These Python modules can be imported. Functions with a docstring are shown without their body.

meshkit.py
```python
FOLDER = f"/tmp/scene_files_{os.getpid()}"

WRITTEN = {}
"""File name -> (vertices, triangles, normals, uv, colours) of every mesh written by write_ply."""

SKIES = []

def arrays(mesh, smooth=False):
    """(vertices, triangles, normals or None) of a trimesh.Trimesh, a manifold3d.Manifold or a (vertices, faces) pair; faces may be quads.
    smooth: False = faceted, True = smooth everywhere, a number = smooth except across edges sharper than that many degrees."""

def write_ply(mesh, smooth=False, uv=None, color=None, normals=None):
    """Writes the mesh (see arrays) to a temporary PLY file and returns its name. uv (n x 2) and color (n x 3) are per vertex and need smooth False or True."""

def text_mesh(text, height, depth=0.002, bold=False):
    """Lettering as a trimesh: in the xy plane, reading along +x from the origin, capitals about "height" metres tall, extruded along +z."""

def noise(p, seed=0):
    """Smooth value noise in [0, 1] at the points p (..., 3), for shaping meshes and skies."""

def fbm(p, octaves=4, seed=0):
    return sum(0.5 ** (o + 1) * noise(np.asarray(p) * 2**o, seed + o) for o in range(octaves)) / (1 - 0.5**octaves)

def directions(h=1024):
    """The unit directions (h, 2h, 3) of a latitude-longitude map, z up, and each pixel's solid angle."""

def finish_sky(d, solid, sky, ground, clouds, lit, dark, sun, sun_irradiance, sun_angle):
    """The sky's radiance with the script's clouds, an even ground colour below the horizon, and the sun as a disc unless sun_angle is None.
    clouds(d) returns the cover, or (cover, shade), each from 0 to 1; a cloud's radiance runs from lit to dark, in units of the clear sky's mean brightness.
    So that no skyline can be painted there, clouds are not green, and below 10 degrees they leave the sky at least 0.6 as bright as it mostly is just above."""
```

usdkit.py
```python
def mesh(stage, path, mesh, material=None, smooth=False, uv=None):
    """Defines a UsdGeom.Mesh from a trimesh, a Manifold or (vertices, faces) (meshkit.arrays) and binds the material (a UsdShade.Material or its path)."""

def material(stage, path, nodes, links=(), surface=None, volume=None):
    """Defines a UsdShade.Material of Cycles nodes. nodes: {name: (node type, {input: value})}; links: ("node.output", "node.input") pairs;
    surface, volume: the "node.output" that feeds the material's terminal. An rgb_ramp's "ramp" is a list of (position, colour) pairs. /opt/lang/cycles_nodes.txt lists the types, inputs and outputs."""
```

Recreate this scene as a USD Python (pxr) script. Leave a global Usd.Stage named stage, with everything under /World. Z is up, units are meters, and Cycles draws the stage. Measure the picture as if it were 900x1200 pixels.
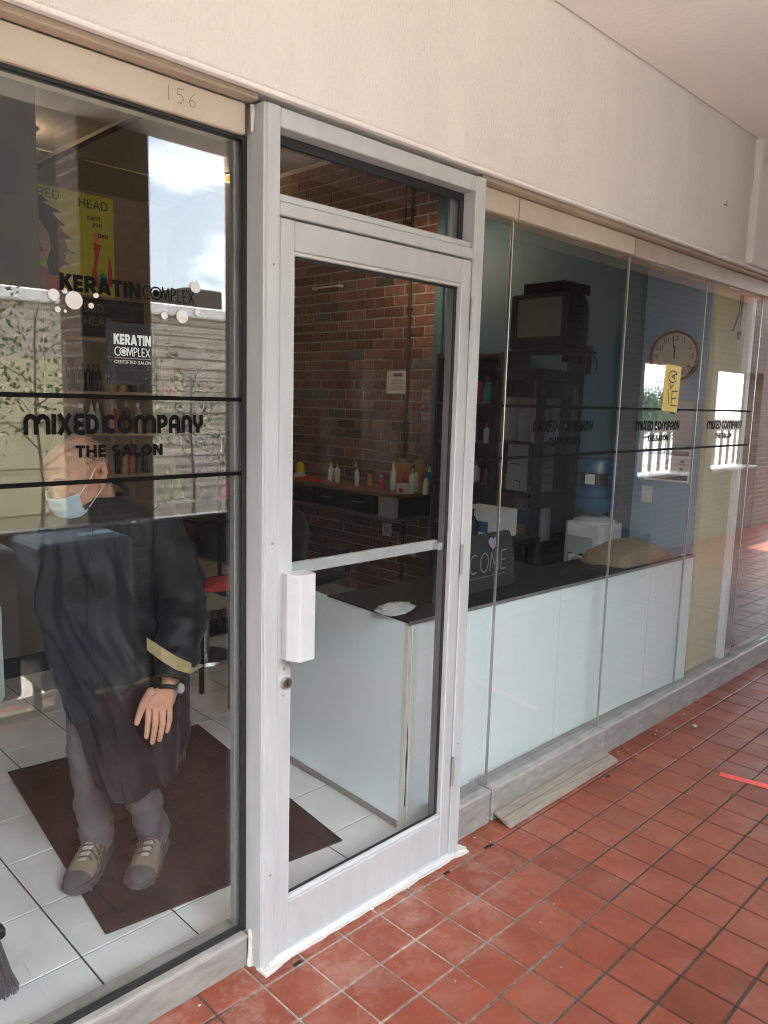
import math, random
import numpy as np, trimesh, usdkit, meshkit
import manifold3d as m3
from shapely import geometry as sg, affinity as sa, union_all
from pxr import Usd, UsdGeom, UsdLux, UsdShade, Sdf, Gf

# ------------------------------------------------------------------ stage, camera, sky, sun
stage = Usd.Stage.CreateInMemory()
UsdGeom.SetStageUpAxis(stage, 'Z')
UsdGeom.SetStageMetersPerUnit(stage, 1.0)
UsdGeom.Xform.Define(stage, '/World')
UsdGeom.Scope.Define(stage, '/World/Looks')
cam = UsdGeom.Camera.Define(stage, '/World/Camera')
cam.CreateHorizontalApertureAttr(36.0)
cam.CreateVerticalApertureAttr(48.0)
cam.CreateFocalLengthAttr(909.369 / 900 * 36.0)
cam.CreateExposureAttr(2.68)
CR = np.array([[0.70966725, -0.70402482, 0.02685987], [-0.08220149, -0.12060363, -0.98929150], [0.69972517, 0.69985986, -0.14346033]])
CP = np.array([0.0, -1.7163, 1.7043])
mm = np.eye(4); mm[0, :3] = CR[0]; mm[1, :3] = -CR[1]; mm[2, :3] = -CR[2]; mm[3, :3] = CP
UsdGeom.Xformable(cam).AddTransformOp().Set(Gf.Matrix4d(mm.tolist()))

SUN = np.array([0.30, -0.135, 0.94]); SUN /= np.linalg.norm(SUN)
SKY_STRENGTH, SUN_INTENSITY, LAMP = 0.14, 1.2, 0.75
dome = UsdLux.DomeLight.Define(stage, '/World/sky')
dome.CreateIntensityAttr(1.0)
skym = usdkit.material(stage, '/World/Looks/sky_look', {
    's': ('sky_texture', {'sky_type': 'single_scattering', 'sun_disc': False, 'sun_elevation': math.asin(SUN[2]), 'sun_rotation': math.atan2(SUN[0], SUN[1]), 'aerosol_density': 1.5}),
    'tc': ('texture_coordinate', {}),
    'mp': ('mapping', {'scale': (1.0, 1.0, 2.2)}),
    'n': ('noise_texture', {'scale': 3.2, 'detail': 7.0, 'roughness': 0.56, 'distortion': 0.3}),
    'r': ('rgb_ramp', {'ramp': [(0.0, (.22, .22, .22)), (0.42, (.25, .25, .25)), (0.60, (1, 1, 1)), (1.0, (1, 1, 1))]}),
    'mx': ('mix', {'mix_type': 'mix', 'color2': (20.0, 20.6, 21.2)}),
    'b': ('background_shader', {'strength': SKY_STRENGTH})},
    [('tc.generated', 'mp.vector'), ('mp.vector', 'n.vector'), ('n.fac', 'r.fac'), ('r.color', 'mx.fac'), ('s.color', 'mx.color1'), ('mx.color', 'b.color')],
    surface='b.background')
UsdShade.MaterialBindingAPI.Apply(dome.GetPrim()).Bind(skym)
dome.GetPrim().SetCustomDataByKey('kind', 'structure')
sun = UsdLux.DistantLight.Define(stage, '/World/sun')
sun.CreateIntensityAttr(SUN_INTENSITY); sun.CreateAngleAttr(0.5); sun.CreateColorAttr(Gf.Vec3f(1.0, 0.965, 0.91))
sun.GetPrim().CreateAttribute('inputs:normalize', Sdf.ValueTypeNames.Bool).Set(True)
zax = SUN; xax = np.cross([0, 0, 1.0], zax); xax /= np.linalg.norm(xax); yax = np.cross(zax, xax)
sm = np.eye(4); sm[0, :3] = xax; sm[1, :3] = yax; sm[2, :3] = zax
UsdGeom.Xformable(sun).AddTransformOp().Set(Gf.Matrix4d(sm.tolist()))

rng = random.Random(7)
nrg = np.random.default_rng(7)
PI = math.pi

# ------------------------------------------------------------------ materials
def mat(name, col, rough=0.5, var=0.12, scale=18.0, bump=0.0, bscale=120.0, metal=0.0, spec=0.5, coat=0.0, stretch=(1, 1, 1), tint=None, bdist=0.01, detail=5.0, sheen=0.0, vary=0.0):
    c = np.array(col, float)
    c2 = np.array(tint, float) if tint is not None else c * (1 + var)
    nodes = {'g': ('geometry', {}), 'mp': ('mapping', {'scale': stretch}),
             'n': ('noise_texture', {'scale': scale, 'detail': detail, 'roughness': 0.6}),
             'r': ('rgb_ramp', {'ramp': [(0.25, c * (1 - var)), (0.75, np.minimum(c2, 1))]}),
             'p': ('principled_bsdf', {'roughness': rough, 'metallic': metal, 'specular_ior_level': spec, 'coat_weight': coat, 'sheen_weight': sheen})}
    links = [('g.position', 'mp.vector'), ('mp.vector', 'n.vector'), ('n.fac', 'r.fac')]
    out = 'r.color'
    if vary:
        nodes['oi'] = ('object_info', {})
        nodes['mr'] = ('map_range', {'to_min': 1 - vary, 'to_max': 1 + vary})
        nodes['hs'] = ('hsv', {})
        links += [('oi.random', 'mr.value'), ('mr.result', 'hs.value'), (out, 'hs.color')]
        out = 'hs.color'
    links.append((out, 'p.base_color'))
    if bump:
        nodes['bn'] = ('noise_texture', {'scale': bscale, 'detail': 4.0, 'roughness': 0.6})
        nodes['bp'] = ('bump', {'strength': bump, 'distance': bdist})
        links += [('mp.vector', 'bn.vector'), ('bn.fac', 'bp.height'), ('bp.normal', 'p.normal')]
    return usdkit.material(stage, '/World/Looks/' + name, nodes, links, surface='p.BSDF')

def emit(name, col, strength):
    return usdkit.material(stage, '/World/Looks/' + name, {'e': ('emission', {'color': col, 'strength': strength})}, [], surface='e.emission')

def pane_mat(name, tint=(0.955, 0.978, 0.975), f0=0.054, dirt=0.005, spots=0.0, zlo=1.45, zhi=1.85):
    """clear window pane: see-through, with a mirror reflection that grows towards grazing angles, and a film of dust"""
    nodes = {'lw': ('layer_weight', {'blend': 0.5}),
             'pw': ('math', {'math_type': 'power', 'value2': 5.0}),
             'ml': ('math', {'math_type': 'multiply_add', 'value2': 1 - f0, 'value3': f0}),
             't': ('transparent_bsdf', {'color': tint}), 'gl': ('glossy_bsdf', {'color': (1, 1, 1), 'roughness': 0.0}),
             'd': ('diffuse_bsdf', {'color': (0.6, 0.6, 0.58)}),
             'g': ('geometry', {}), 'mp': ('mapping', {'scale': (1.0, 1.0, 0.22)}), 'n': ('noise_texture', {'scale': 9.0, 'detail': 8.0, 'roughness': 0.7}),
             'mr': ('map_range', {'from_min': 0.45, 'from_max': 0.75, 'to_min': dirt * 0.25, 'to_max': dirt, 'clamp': True}),
             'm1': ('mix_closure', {}), 'm2': ('mix_closure', {})}
    extra = []
    if spots:   # dried water drops and runs between two heights
        nodes.update({'v': ('noise_texture', {'scale': 230.0, 'detail': 3.0, 'roughness': 0.6}), 'vr': ('map_range', {'from_min': 0.57, 'from_max': 0.66, 'to_min': 0.0, 'to_max': 1.0, 'clamp': True}),
                      'mp2': ('mapping', {'scale': (6.0, 6.0, 0.5)}), 'w': ('noise_texture', {'scale': 3.0, 'detail': 5.0}), 'wr': ('map_range', {'from_min': 0.48, 'from_max': 0.66, 'to_min': 0.0, 'to_max': spots, 'clamp': True}),
                      'sx': ('separate_xyz', {}), 'za': ('map_range', {'from_min': zlo, 'from_max': zlo + .25, 'to_min': 0.0, 'to_max': 1.0, 'clamp': True}), 'zb': ('map_range', {'from_min': zhi - .12, 'from_max': zhi, 'to_min': 1.0, 'to_max': 0.0, 'clamp': True}),
                      'a1': ('math', {'math_type': 'multiply'}), 'a2': ('math', {'math_type': 'multiply'}), 'a3': ('math', {'math_type': 'multiply'}), 'a4': ('math', {'math_type': 'add', 'use_clamp': True})})
        extra = [('g.position', 'v.vector'), ('v.fac', 'vr.value'), ('g.position', 'mp2.vector'), ('mp2.vector', 'w.vector'), ('w.fac', 'wr.value'), ('g.position', 'sx.vector'), ('sx.z', 'za.value'), ('sx.z', 'zb.value'),
                 ('vr.result', 'a1.value1'), ('wr.result', 'a1.value2'), ('a1.value', 'a2.value1'), ('za.result', 'a2.value2'), ('a2.value', 'a3.value1'), ('zb.result', 'a3.value2'), ('a3.value', 'a4.value1'), ('mr.result', 'a4.value2'), ('a4.value', 'm2.fac')]
    return usdkit.material(stage, '/World/Looks/' + name, nodes, extra + ([] if spots else [('mr.result', 'm2.fac')]) + [
        ('lw.facing', 'pw.value1'), ('pw.value', 'ml.value1'), ('ml.value', 'm1.fac'), ('t.BSDF', 'm1.closure1'), ('gl.BSDF', 'm1.closure2'),
        ('g.position', 'mp.vector'), ('mp.vector', 'n.vector'), ('n.fac', 'mr.value'), ('m1.closure', 'm2.closure1'), ('d.BSDF', 'm2.closure2')], surface='m2.closure')

def cell_mat(name, cols, pitch, origin, rough=0.6, stain=None, bump=0.25):
    """fired clay: each cell of the grid has a tone of its own, plus cloudy grain"""
    nodes = {'g': ('geometry', {}), 'sb': ('vector_math', {'math_type': 'subtract', 'vector2': origin}), 'dv': ('vector_math', {'math_type': 'divide', 'vector2': pitch}),
             'fl': ('vector_math', {'math_type': 'floor'}), 'wn': ('white_noise_texture', {'dimensions': '3D'}),
             'r': ('rgb_ramp', {'ramp': cols}), 'n': ('noise_texture', {'scale': 9.0, 'detail': 8.0, 'roughness': 0.65}),
             'r2': ('rgb_ramp', {'ramp': [(0.3, (0.72, 0.70, 0.70)), (0.7, (1.12, 1.12, 1.12))]}),
             'm': ('mix', {'mix_type': 'multiply', 'fac': 0.85}),
             'rn': ('noise_texture', {'scale': 5.0, 'detail': 5.0}), 'rr': ('map_range', {'from_min': 0.3, 'from_max': 0.7, 'to_min': rough - 0.12, 'to_max': rough + 0.1}),
             'bn': ('noise_texture', {'scale': 160.0, 'detail': 4.0}), 'bp': ('bump', {'strength': bump, 'distance': 0.004}),
             'p': ('principled_bsdf', {'specular_ior_level': 0.4})}
    links = [('g.position', 'sb.vector1'), ('sb.vector', 'dv.vector1'), ('dv.vector', 'fl.vector1'), ('fl.vector', 'wn.vector'), ('wn.value', 'r.fac'), ('g.position', 'n.vector'), ('n.fac', 'r2.fac'),
             ('r.color', 'm.color1'), ('r2.color', 'm.color2'), ('g.position', 'rn.vector'), ('rn.fac', 'rr.value'), ('rr.result', 'p.roughness'), ('g.position', 'bn.vector'), ('bn.fac', 'bp.height'), ('bp.normal', 'p.normal')]
    out = 'm.color'
    if stain:
        nodes.update({'sx': ('separate_xyz', {}), 'my': ('map_range', {'from_min': stain[0], 'from_max': stain[1], 'to_min': 0.0, 'to_max': 1.0, 'clamp': True}),
                      'mx': ('map_range', {'from_min': stain[2], 'from_max': stain[3], 'to_min': 1.0, 'to_max': 0.0, 'clamp': True}),
                      'sn': ('noise_texture', {'scale': 6.0, 'detail': 10.0, 'roughness': 0.78, 'distortion': 0.15}), 'sr': ('map_range', {'from_min': 0.47, 'from_max': 0.72, 'to_min': 0.0, 'to_max': 0.42, 'clamp': True}),
                      'k1': ('math', {'math_type': 'multiply'}), 'k2': ('math', {'math_type': 'multiply'}), 'sm': ('mix', {'mix_type': 'mix', 'color2': (0.60, 0.47, 0.42)}),
                      'fn': ('noise_texture', {'scale': 2.2, 'detail': 9.0, 'roughness': 0.75}), 'fr': ('map_range', {'from_min': 0.52, 'from_max': 0.8, 'to_min': 0.0, 'to_max': 0.14, 'clamp': True}), 'ad': ('math', {'math_type': 'add', 'use_clamp': True})})
        links += [('g.position', 'sx.vector'), ('sx.y', 'my.value'), ('sx.x', 'mx.value'), ('g.position', 'sn.vector'), ('sn.fac', 'sr.value'), ('my.result', 'k1.value1'), ('mx.result', 'k1.value2'), ('k1.value', 'k2.value1'), ('sr.result', 'k2.value2'),
                  ('g.position', 'fn.vector'), ('fn.fac', 'fr.value'), ('k2.value', 'ad.value1'), ('fr.result', 'ad.value2'), ('ad.value', 'sm.fac'), (out, 'sm.color1')]
        out = 'sm.color'
    links.append((out, 'p.base_color'))
    return usdkit.material(stage, '/World/Looks/' + name, nodes, links, surface='p.BSDF')

def brick_wall_mat(name, c1, c2, mortar, axis='xz', w=0.21, h=0.0677, ms=0.006, rough=0.8):
    nodes = {'g': ('geometry', {}), 's': ('separate_xyz', {}), 'c': ('combine_xyz', {}),
             'b': ('brick_texture', {'color1': c1, 'color2': c2, 'mortar': mortar, 'scale': 1.0, 'mortar_size': ms, 'brick_width': w, 'row_height': h, 'bias': 0.0, 'mortar_smooth': 0.1}),
             'n': ('noise_texture', {'scale': 14.0, 'detail': 6.0}), 'r': ('rgb_ramp', {'ramp': [(0.3, (0.7, 0.7, 0.7)), (0.7, (1.1, 1.1, 1.1))]}), 'm': ('mix', {'mix_type': 'multiply', 'fac': 0.8}),
             'iv': ('math', {'math_type': 'subtract', 'value1': 1.0}), 'bp': ('bump', {'strength': 0.6, 'distance': 0.006}), 'p': ('principled_bsdf', {'roughness': rough})}
    return usdkit.material(stage, '/World/Looks/' + name, nodes, [('g.position', 's.vector'), ('s.' + axis[0], 'c.x'), ('s.' + axis[1], 'c.y'), ('c.vector', 'b.vector'), ('g.position', 'n.vector'), ('n.fac', 'r.fac'),
        ('b.color', 'm.color1'), ('r.color', 'm.color2'), ('m.color', 'p.base_color'), ('b.fac', 'iv.value2'), ('iv.value', 'bp.height'), ('bp.normal', 'p.normal')], surface='p.BSDF')

M = {}
M['glass'] = pane_mat('window_glass')
M['spot_glass'] = pane_mat('spotted_window_glass', spots=0.22, zlo=1.42, zhi=1.88)
M['spot_door_glass'] = pane_mat('spotted_door_glass', tint=(0.97, 0.98, 0.978), dirt=0.005, spots=0.20, zlo=1.40, zhi=1.86)
M['door_glass'] = pane_mat('door_glass', tint=(0.97, 0.98, 0.978), dirt=0.005)
M['alu'] = mat('painted_aluminium', (0.43, 0.445, 0.445), 0.38, 0.09, 7.0, bump=0.05, bscale=60, spec=0.5, stretch=(3, 3, 0.5))
M['alu_dark'] = mat('worn_aluminium', (0.30, 0.30, 0.29), 0.4, 0.2, 14.0, metal=0.6, stretch=(4, 4, 0.6))
M['alu_white'] = mat('white_enamel', (0.52, 0.53, 0.525), 0.35, 0.05, 10.0)
M['rubber'] = mat('black_rubber', (0.012, 0.012, 0.013), 0.6, 0.2)
M['steel'] = mat('brushed_steel', (0.62, 0.61, 0.60), 0.28, 0.1, 30, metal=1.0)
M['stucco'] = mat('cream_stucco', (0.69, 0.65, 0.62), 0.9, 0.07, 2.6, stretch=(1.6, 1, .55), detail=9.0, bump=0.75, bscale=110, bdist=0.008, spec=0.2)
M['stucco_smooth'] = mat('cream_plaster', (0.78, 0.745, 0.715), 0.9, 0.05, 2.0, bump=0.25, bscale=40, spec=0.2)
M['header'] = mat('beige_panel', (0.50, 0.42, 0.32), 0.55, 0.12, 3.5, bump=0.1, bscale=50, tint=(0.56, 0.49, 0.40))
M['header_tan'] = mat('tan_panel', (0.40, 0.32, 0.25), 0.5, 0.16, 3.5, bump=0.1, bscale=50)
M['concrete'] = mat('worn_sill_coating', (0.27, 0.26, 0.24), 0.6, 0.3, 11.0, bump=0.25, bscale=60, stretch=(1, 1, 3))
M['sill_top'] = mat('sill_edge', (0.36, 0.345, 0.32), 0.5, 0.15, 20)
M['caulk'] = mat('white_caulk', (0.60, 0.58, 0.55), 0.5, 0.06, 30, bump=0.4, bscale=60)
M['grout'] = usdkit.material(stage, '/World/Looks/grey_grout', {'g': ('geometry', {}), 'sx': ('separate_xyz', {}), 'n': ('noise_texture', {'scale': 5.0, 'detail': 6.0}), 'n2': ('noise_texture', {'scale': 60.0, 'detail': 4.0}),
    'mx': ('map_range', {'from_min': 1.75, 'from_max': 2.5, 'to_min': 1.0, 'to_max': 0.0, 'clamp': True}), 'my': ('map_range', {'from_min': -0.75, 'from_max': -0.25, 'to_min': 0.0, 'to_max': 1.0, 'clamp': True}), 'mw': ('map_range', {'from_min': 1.05, 'from_max': 1.25, 'to_min': 0.0, 'to_max': 1.0, 'clamp': True}),
    'k1': ('math', {'math_type': 'multiply'}), 'k2': ('math', {'math_type': 'multiply'}), 'k3': ('math', {'math_type': 'multiply_add', 'value2': 1.6, 'value3': 0.0}), 'k5': ('math', {'math_type': 'multiply'}), 'k4': ('math', {'math_type': 'add', 'value2': 0.015, 'use_clamp': True}),
    'm': ('mix', {'mix_type': 'mix', 'color1': (0.062, 0.054, 0.051), 'color2': (0.44, 0.40, 0.37)}), 'r': ('rgb_ramp', {'ramp': [(0.3, (.55, .55, .55)), (0.7, (1.15, 1.15, 1.15))]}), 'mm': ('mix', {'mix_type': 'multiply', 'fac': 1.0}), 'p': ('principled_bsdf', {'roughness': 0.95, 'specular_ior_level': 0.2})},
    [('g.position', 'sx.vector'), ('sx.x', 'mx.value'), ('sx.y', 'my.value'), ('sx.x', 'mw.value'), ('mx.result', 'k1.value1'), ('my.result', 'k1.value2'), ('k1.value', 'k2.value1'), ('mw.result', 'k2.value2'), ('g.position', 'n.vector'), ('n.fac', 'k3.value1'), ('k2.value', 'k5.value1'), ('k3.value', 'k5.value2'), ('k5.value', 'k4.value1'),
     ('k4.value', 'm.fac'), ('g.position', 'n2.vector'), ('n2.fac', 'r.fac'), ('m.color', 'mm.color1'), ('r.color', 'mm.color2'), ('mm.color', 'p.base_color')], surface='p.BSDF')
M['itile_grout'] = mat('dark_grout', (0.03, 0.026, 0.024), 0.9, 0.3)
TX0, TY0, TPX, TPY = 1.2227, -0.0517, 0.158, 0.1642
M['quarry'] = cell_mat('quarry_tile_clay', [(0.0, (0.19, 0.042, 0.021)), (0.3, (0.235, 0.054, 0.027)), (0.65, (0.252, 0.061, 0.031)), (1.0, (0.262, 0.071, 0.038))], (TPX, TPY, 10.0), (TX0, TY0 - 8 * TPY, -5.0), 0.5, stain=(-0.62, -0.04, 1.9, 3.1))
M['itile'] = mat('pale_marbled_tile', (0.76, 0.765, 0.75), 0.22, 0.08, 5.0, bump=0.03, bscale=20, tint=(0.82, 0.83, 0.81), vary=0.05)
M['brick_a'] = mat('brown_red_brick', (0.22, 0.112, 0.086), 0.85, 0.3, 22, bump=0.5, bscale=90, vary=0.3)
M['brick_b'] = mat('dark_brown_brick', (0.20, 0.10, 0.078), 0.85, 0.3, 22, bump=0.5, bscale=90, vary=0.3)
M['brick_c'] = mat('grey_green_brick', (0.11, 0.115, 0.10), 0.85, 0.3, 22, bump=0.5, bscale=90, vary=0.3)
M['mortar'] = mat('pale_mortar', (0.46, 0.42, 0.37), 0.95, 0.15, 40, bump=0.4)
M['blue'] = mat('blue_wall_paint', (0.085, 0.165, 0.215), 0.6, 0.06, 2.5, bump=0.08, bscale=70)  # same blue as the pillar, darkened for the shade under the ceiling
M['blue_bright'] = mat('blue_pillar_paint', (0.18, 0.32, 0.45), 0.6, 0.06, 2.5, bump=0.08, bscale=70)  # same blue as the wall, brightened for daylight through the front glass
M['yellow_wall'] = mat('mustard_wall_paint', (0.60, 0.54, 0.30), 0.65, 0.07, 3.0, bump=0.08)
M['tan_wall'] = mat('tan_wall_paint', (0.36, 0.25, 0.16), 0.7, 0.1, 3.0)
M['grey_wall'] = mat('taupe_wall_paint', (0.20, 0.165, 0.13), 0.8, 0.1, 3.0)
M['ceil'] = mat('ceiling_board', (0.42, 0.36, 0.29), 0.9, 0.06, 30, bump=0.2)
M['ceil_bar'] = mat('ceiling_bar', (0.13, 0.105, 0.08), 0.7, 0.1)
M['white_lam'] = mat('white_laminate', (0.80, 0.87, 0.875), 0.35, 0.05, 2.2, spec=0.4, detail=8.0)
M['white_dirty'] = mat('scuffed_white_edge', (0.72, 0.71, 0.64), 0.5, 0.05, 12, tint=(0.75, 0.74, 0.68))
M['black'] = mat('matt_black', (0.014, 0.014, 0.015), 0.6, 0.3, spec=0.25)
M['black_gloss'] = mat('gloss_black', (0.012, 0.012, 0.013), 0.25, 0.3, spec=0.25)
M['decal'] = mat('black_vinyl', (0.006, 0.006, 0.006), 0.8, 0.1, spec=0.08)
M['silver_decal'] = mat('silver_vinyl', (0.62, 0.60, 0.58), 0.5, 0.05)
M['white_ink'] = mat('white_print', (0.78, 0.78, 0.76), 0.6, 0.02)
M['pencil'] = mat('pencil_mark', (0.22, 0.19, 0.155), 0.8, 0.3)
M['mat_rubber'] = mat('mat_rubber', (0.015, 0.015, 0.016), 0.8, 0.2, 30, spec=0.25, bump=0.2, bscale=150)
M['wood_dark'] = mat('dark_wood', (0.055, 0.030, 0.018), 0.5, 0.3, 8, stretch=(1, 1, 8))
M['wood_mid'] = mat('brown_wood', (0.20, 0.105, 0.055), 0.45, 0.25, 8, stretch=(6, 1, 1))
M['plank'] = mat('weathered_board', (0.25, 0.22, 0.18), 0.8, 0.3, 6, stretch=(1, 14, 1), bump=0.3, bscale=30)
M['beige'] = mat('beige_board', (0.42, 0.30, 0.20), 0.6, 0.08, 6)
M['redtape'] = mat('red_tape', (0.85, 0.075, 0.07), 0.45, 0.06)
M['yellowp'] = mat('yellow_card', (0.78, 0.58, 0.02), 0.6, 0.04)
M['paper'] = mat('white_paper', (0.70, 0.70, 0.68), 0.8, 0.03)
M['paper_grey'] = mat('grey_paper', (0.40, 0.41, 0.42), 0.8, 0.04)
M['ink'] = mat('dark_ink', (0.03, 0.03, 0.035), 0.7, 0.1)
M['ink_purple'] = mat('purple_ink', (0.14, 0.09, 0.24), 0.7, 0.1)
M['ink_pink'] = mat('faded_pink_ink', (0.50, 0.28, 0.28), 0.7, 0.1)
M['skin'] = mat('skin', (0.58, 0.285, 0.19), 0.45, 0.14, 16, tint=(0.66, 0.36, 0.255), bump=0.12, bscale=160, bdist=0.003)
M['lip'] = mat('brow_hair', (0.17, 0.13, 0.11), 0.8, 0.2)
M['gown'] = mat('black_nylon', (0.013, 0.013, 0.016), 0.46, 0.2, 6, bump=0.3, bscale=9, bdist=0.02, spec=0.32)
M['trouser'] = mat('grey_cotton', (0.105, 0.10, 0.115), 0.9, 0.15, 14, bump=0.3, bscale=30)
M['grey_hair'] = mat('short_grey_hair', (0.17, 0.15, 0.135), 0.7, 0.3)
M['pipe_grey'] = mat('dull_pipe_paint', (0.055, 0.05, 0.045), 0.6, 0.2)
M['maskb'] = mat('pale_blue_mask', (0.40, 0.60, 0.72), 0.85, 0.05, 60)
M['maskw'] = mat('mask_white', (0.78, 0.80, 0.82), 0.8, 0.03)
M['shoe'] = mat('khaki_suede', (0.24, 0.195, 0.14), 0.85, 0.15, 40, bump=0.3)
M['shoe_mesh'] = mat('pale_mesh', (0.46, 0.44, 0.40), 0.9, 0.2, 300, bump=0.4, bscale=600)
M['shoe_dark'] = mat('dark_toe_rubber', (0.085, 0.082, 0.085), 0.7, 0.15)
M['lace'] = mat('brown_lace', (0.10, 0.065, 0.042), 0.8, 0.1)
M['orange'] = mat('orange_plastic', (0.75, 0.22, 0.05), 0.4, 0.05)
M['red'] = mat('red_cloth', (0.55, 0.03, 0.035), 0.5, 0.15)
M['pink'] = mat('magenta_plastic', (0.50, 0.03, 0.16), 0.35, 0.1)
M['purple'] = mat('purple_plastic', (0.10, 0.05, 0.20), 0.35, 0.1)
M['green'] = mat('green_plastic', (0.20, 0.52, 0.05), 0.35, 0.1)
M['lime'] = mat('lime_plastic', (0.45, 0.50, 0.04), 0.4, 0.1)
M['bluep'] = mat('blue_plastic', (0.03, 0.12, 0.30), 0.35, 0.1)
M['teal'] = mat('teal_plastic', (0.03, 0.22, 0.24), 0.35, 0.1)
M['amber'] = mat('amber_plastic', (0.55, 0.27, 0.05), 0.35, 0.1)
M['white_pl'] = mat('white_plastic', (0.70, 0.70, 0.68), 0.35, 0.03)
M['gold'] = mat('gold_band', (0.42, 0.32, 0.17), 0.45, 0.1)
M['burlap'] = mat('tan_canvas', (0.27, 0.20, 0.125), 0.9, 0.12, 50, bump=0.4, bscale=200)
M['chalk'] = mat('chalk_line', (0.22, 0.215, 0.22), 0.9, 0.15)
M['chalk_v'] = mat('violet_chalk', (0.34, 0.27, 0.39), 0.9, 0.25, 60)
M['board'] = mat('slate_board', (0.018, 0.018, 0.020), 0.75, 0.3)
M['wbottle'] = mat('blue_water_bottle', (0.035, 0.12, 0.24), 0.12, 0.25, 5, coat=0.5)
M['screen'] = mat('grey_tube_glass', (0.17, 0.155, 0.135), 0.08, 0.05, spec=0.7)
M['vinyl_chair'] = mat('charcoal_vinyl', (0.05, 0.05, 0.055), 0.35, 0.2)
M['cream'] = mat('cream_vinyl', (0.55, 0.50, 0.36), 0.4, 0.05)
M['bristle'] = mat('grey_bristle', (0.055, 0.062, 0.075), 0.7, 0.35, 200, stretch=(1, 1, 0.1))
M['clockface'] = mat('clock_face', (0.50, 0.42, 0.34), 0.5, 0.03)
M['clockrim'] = mat('brown_rim', (0.10, 0.045, 0.03), 0.35, 0.1)
M['poster_y'] = mat('poster_yellow', (0.50, 0.45, 0.03), 0.5, 0.05)
M['poster_hair'] = mat('poster_brown', (0.045, 0.013, 0.008), 0.5, 0.4, 60, stretch=(1, 1, 0.3))
M['poster_skin'] = mat('poster_skin', (0.50, 0.24, 0.15), 0.5, 0.08)
M['poster_red'] = mat('poster_coral', (0.50, 0.10, 0.05), 0.5, 0.1)
M['bag'] = mat('clear_bag', (0.55, 0.57, 0.58), 0.25, 0.1, 30, spec=0.6)
M['alu_dim'] = mat('dull_print', (0.09, 0.085, 0.08), 0.7, 0.1)
M['seam_grey'] = mat('seam_grey', (0.46, 0.50, 0.50), 0.6, 0.1)
M['etch'] = mat('frosted_mark', (0.20, 0.23, 0.24), 0.6, 0.1)
# outside
M['obrick'] = brick_wall_mat('arcade_brick', (0.10, 0.058, 0.043), (0.075, 0.043, 0.033), (0.20, 0.175, 0.15))
M['dark_panel'] = mat('dark_bronze_panel', (0.016, 0.015, 0.014), 0.6, 0.2, 4, spec=0.2)  # near black, so reflections of the arcade side stay dark
M['obrick_y'] = brick_wall_mat('arcade_brick_end', (0.10, 0.058, 0.043), (0.075, 0.043, 0.033), (0.20, 0.175, 0.15), axis='yz')
M['fbrick'] = brick_wall_mat('tan_brick', (0.43, 0.37, 0.30), (0.38, 0.325, 0.26), (0.28, 0.24, 0.19), w=0.42, h=0.13, ms=0.016)
M['brown_clad'] = mat('brown_cladding', (0.018, 0.015, 0.012), 0.8, 0.1, 0.8)
M['coping'] = mat('pale_coping', (0.62, 0.60, 0.56), 0.6, 0.05)
M['lot'] = mat('pale_concrete_lot', (0.33, 0.325, 0.31), 0.9, 0.15, 1.5)
M['asphalt'] = mat('asphalt', (0.055, 0.054, 0.052), 0.9, 0.2, 3.0, bump=0.4, bscale=120)
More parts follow.
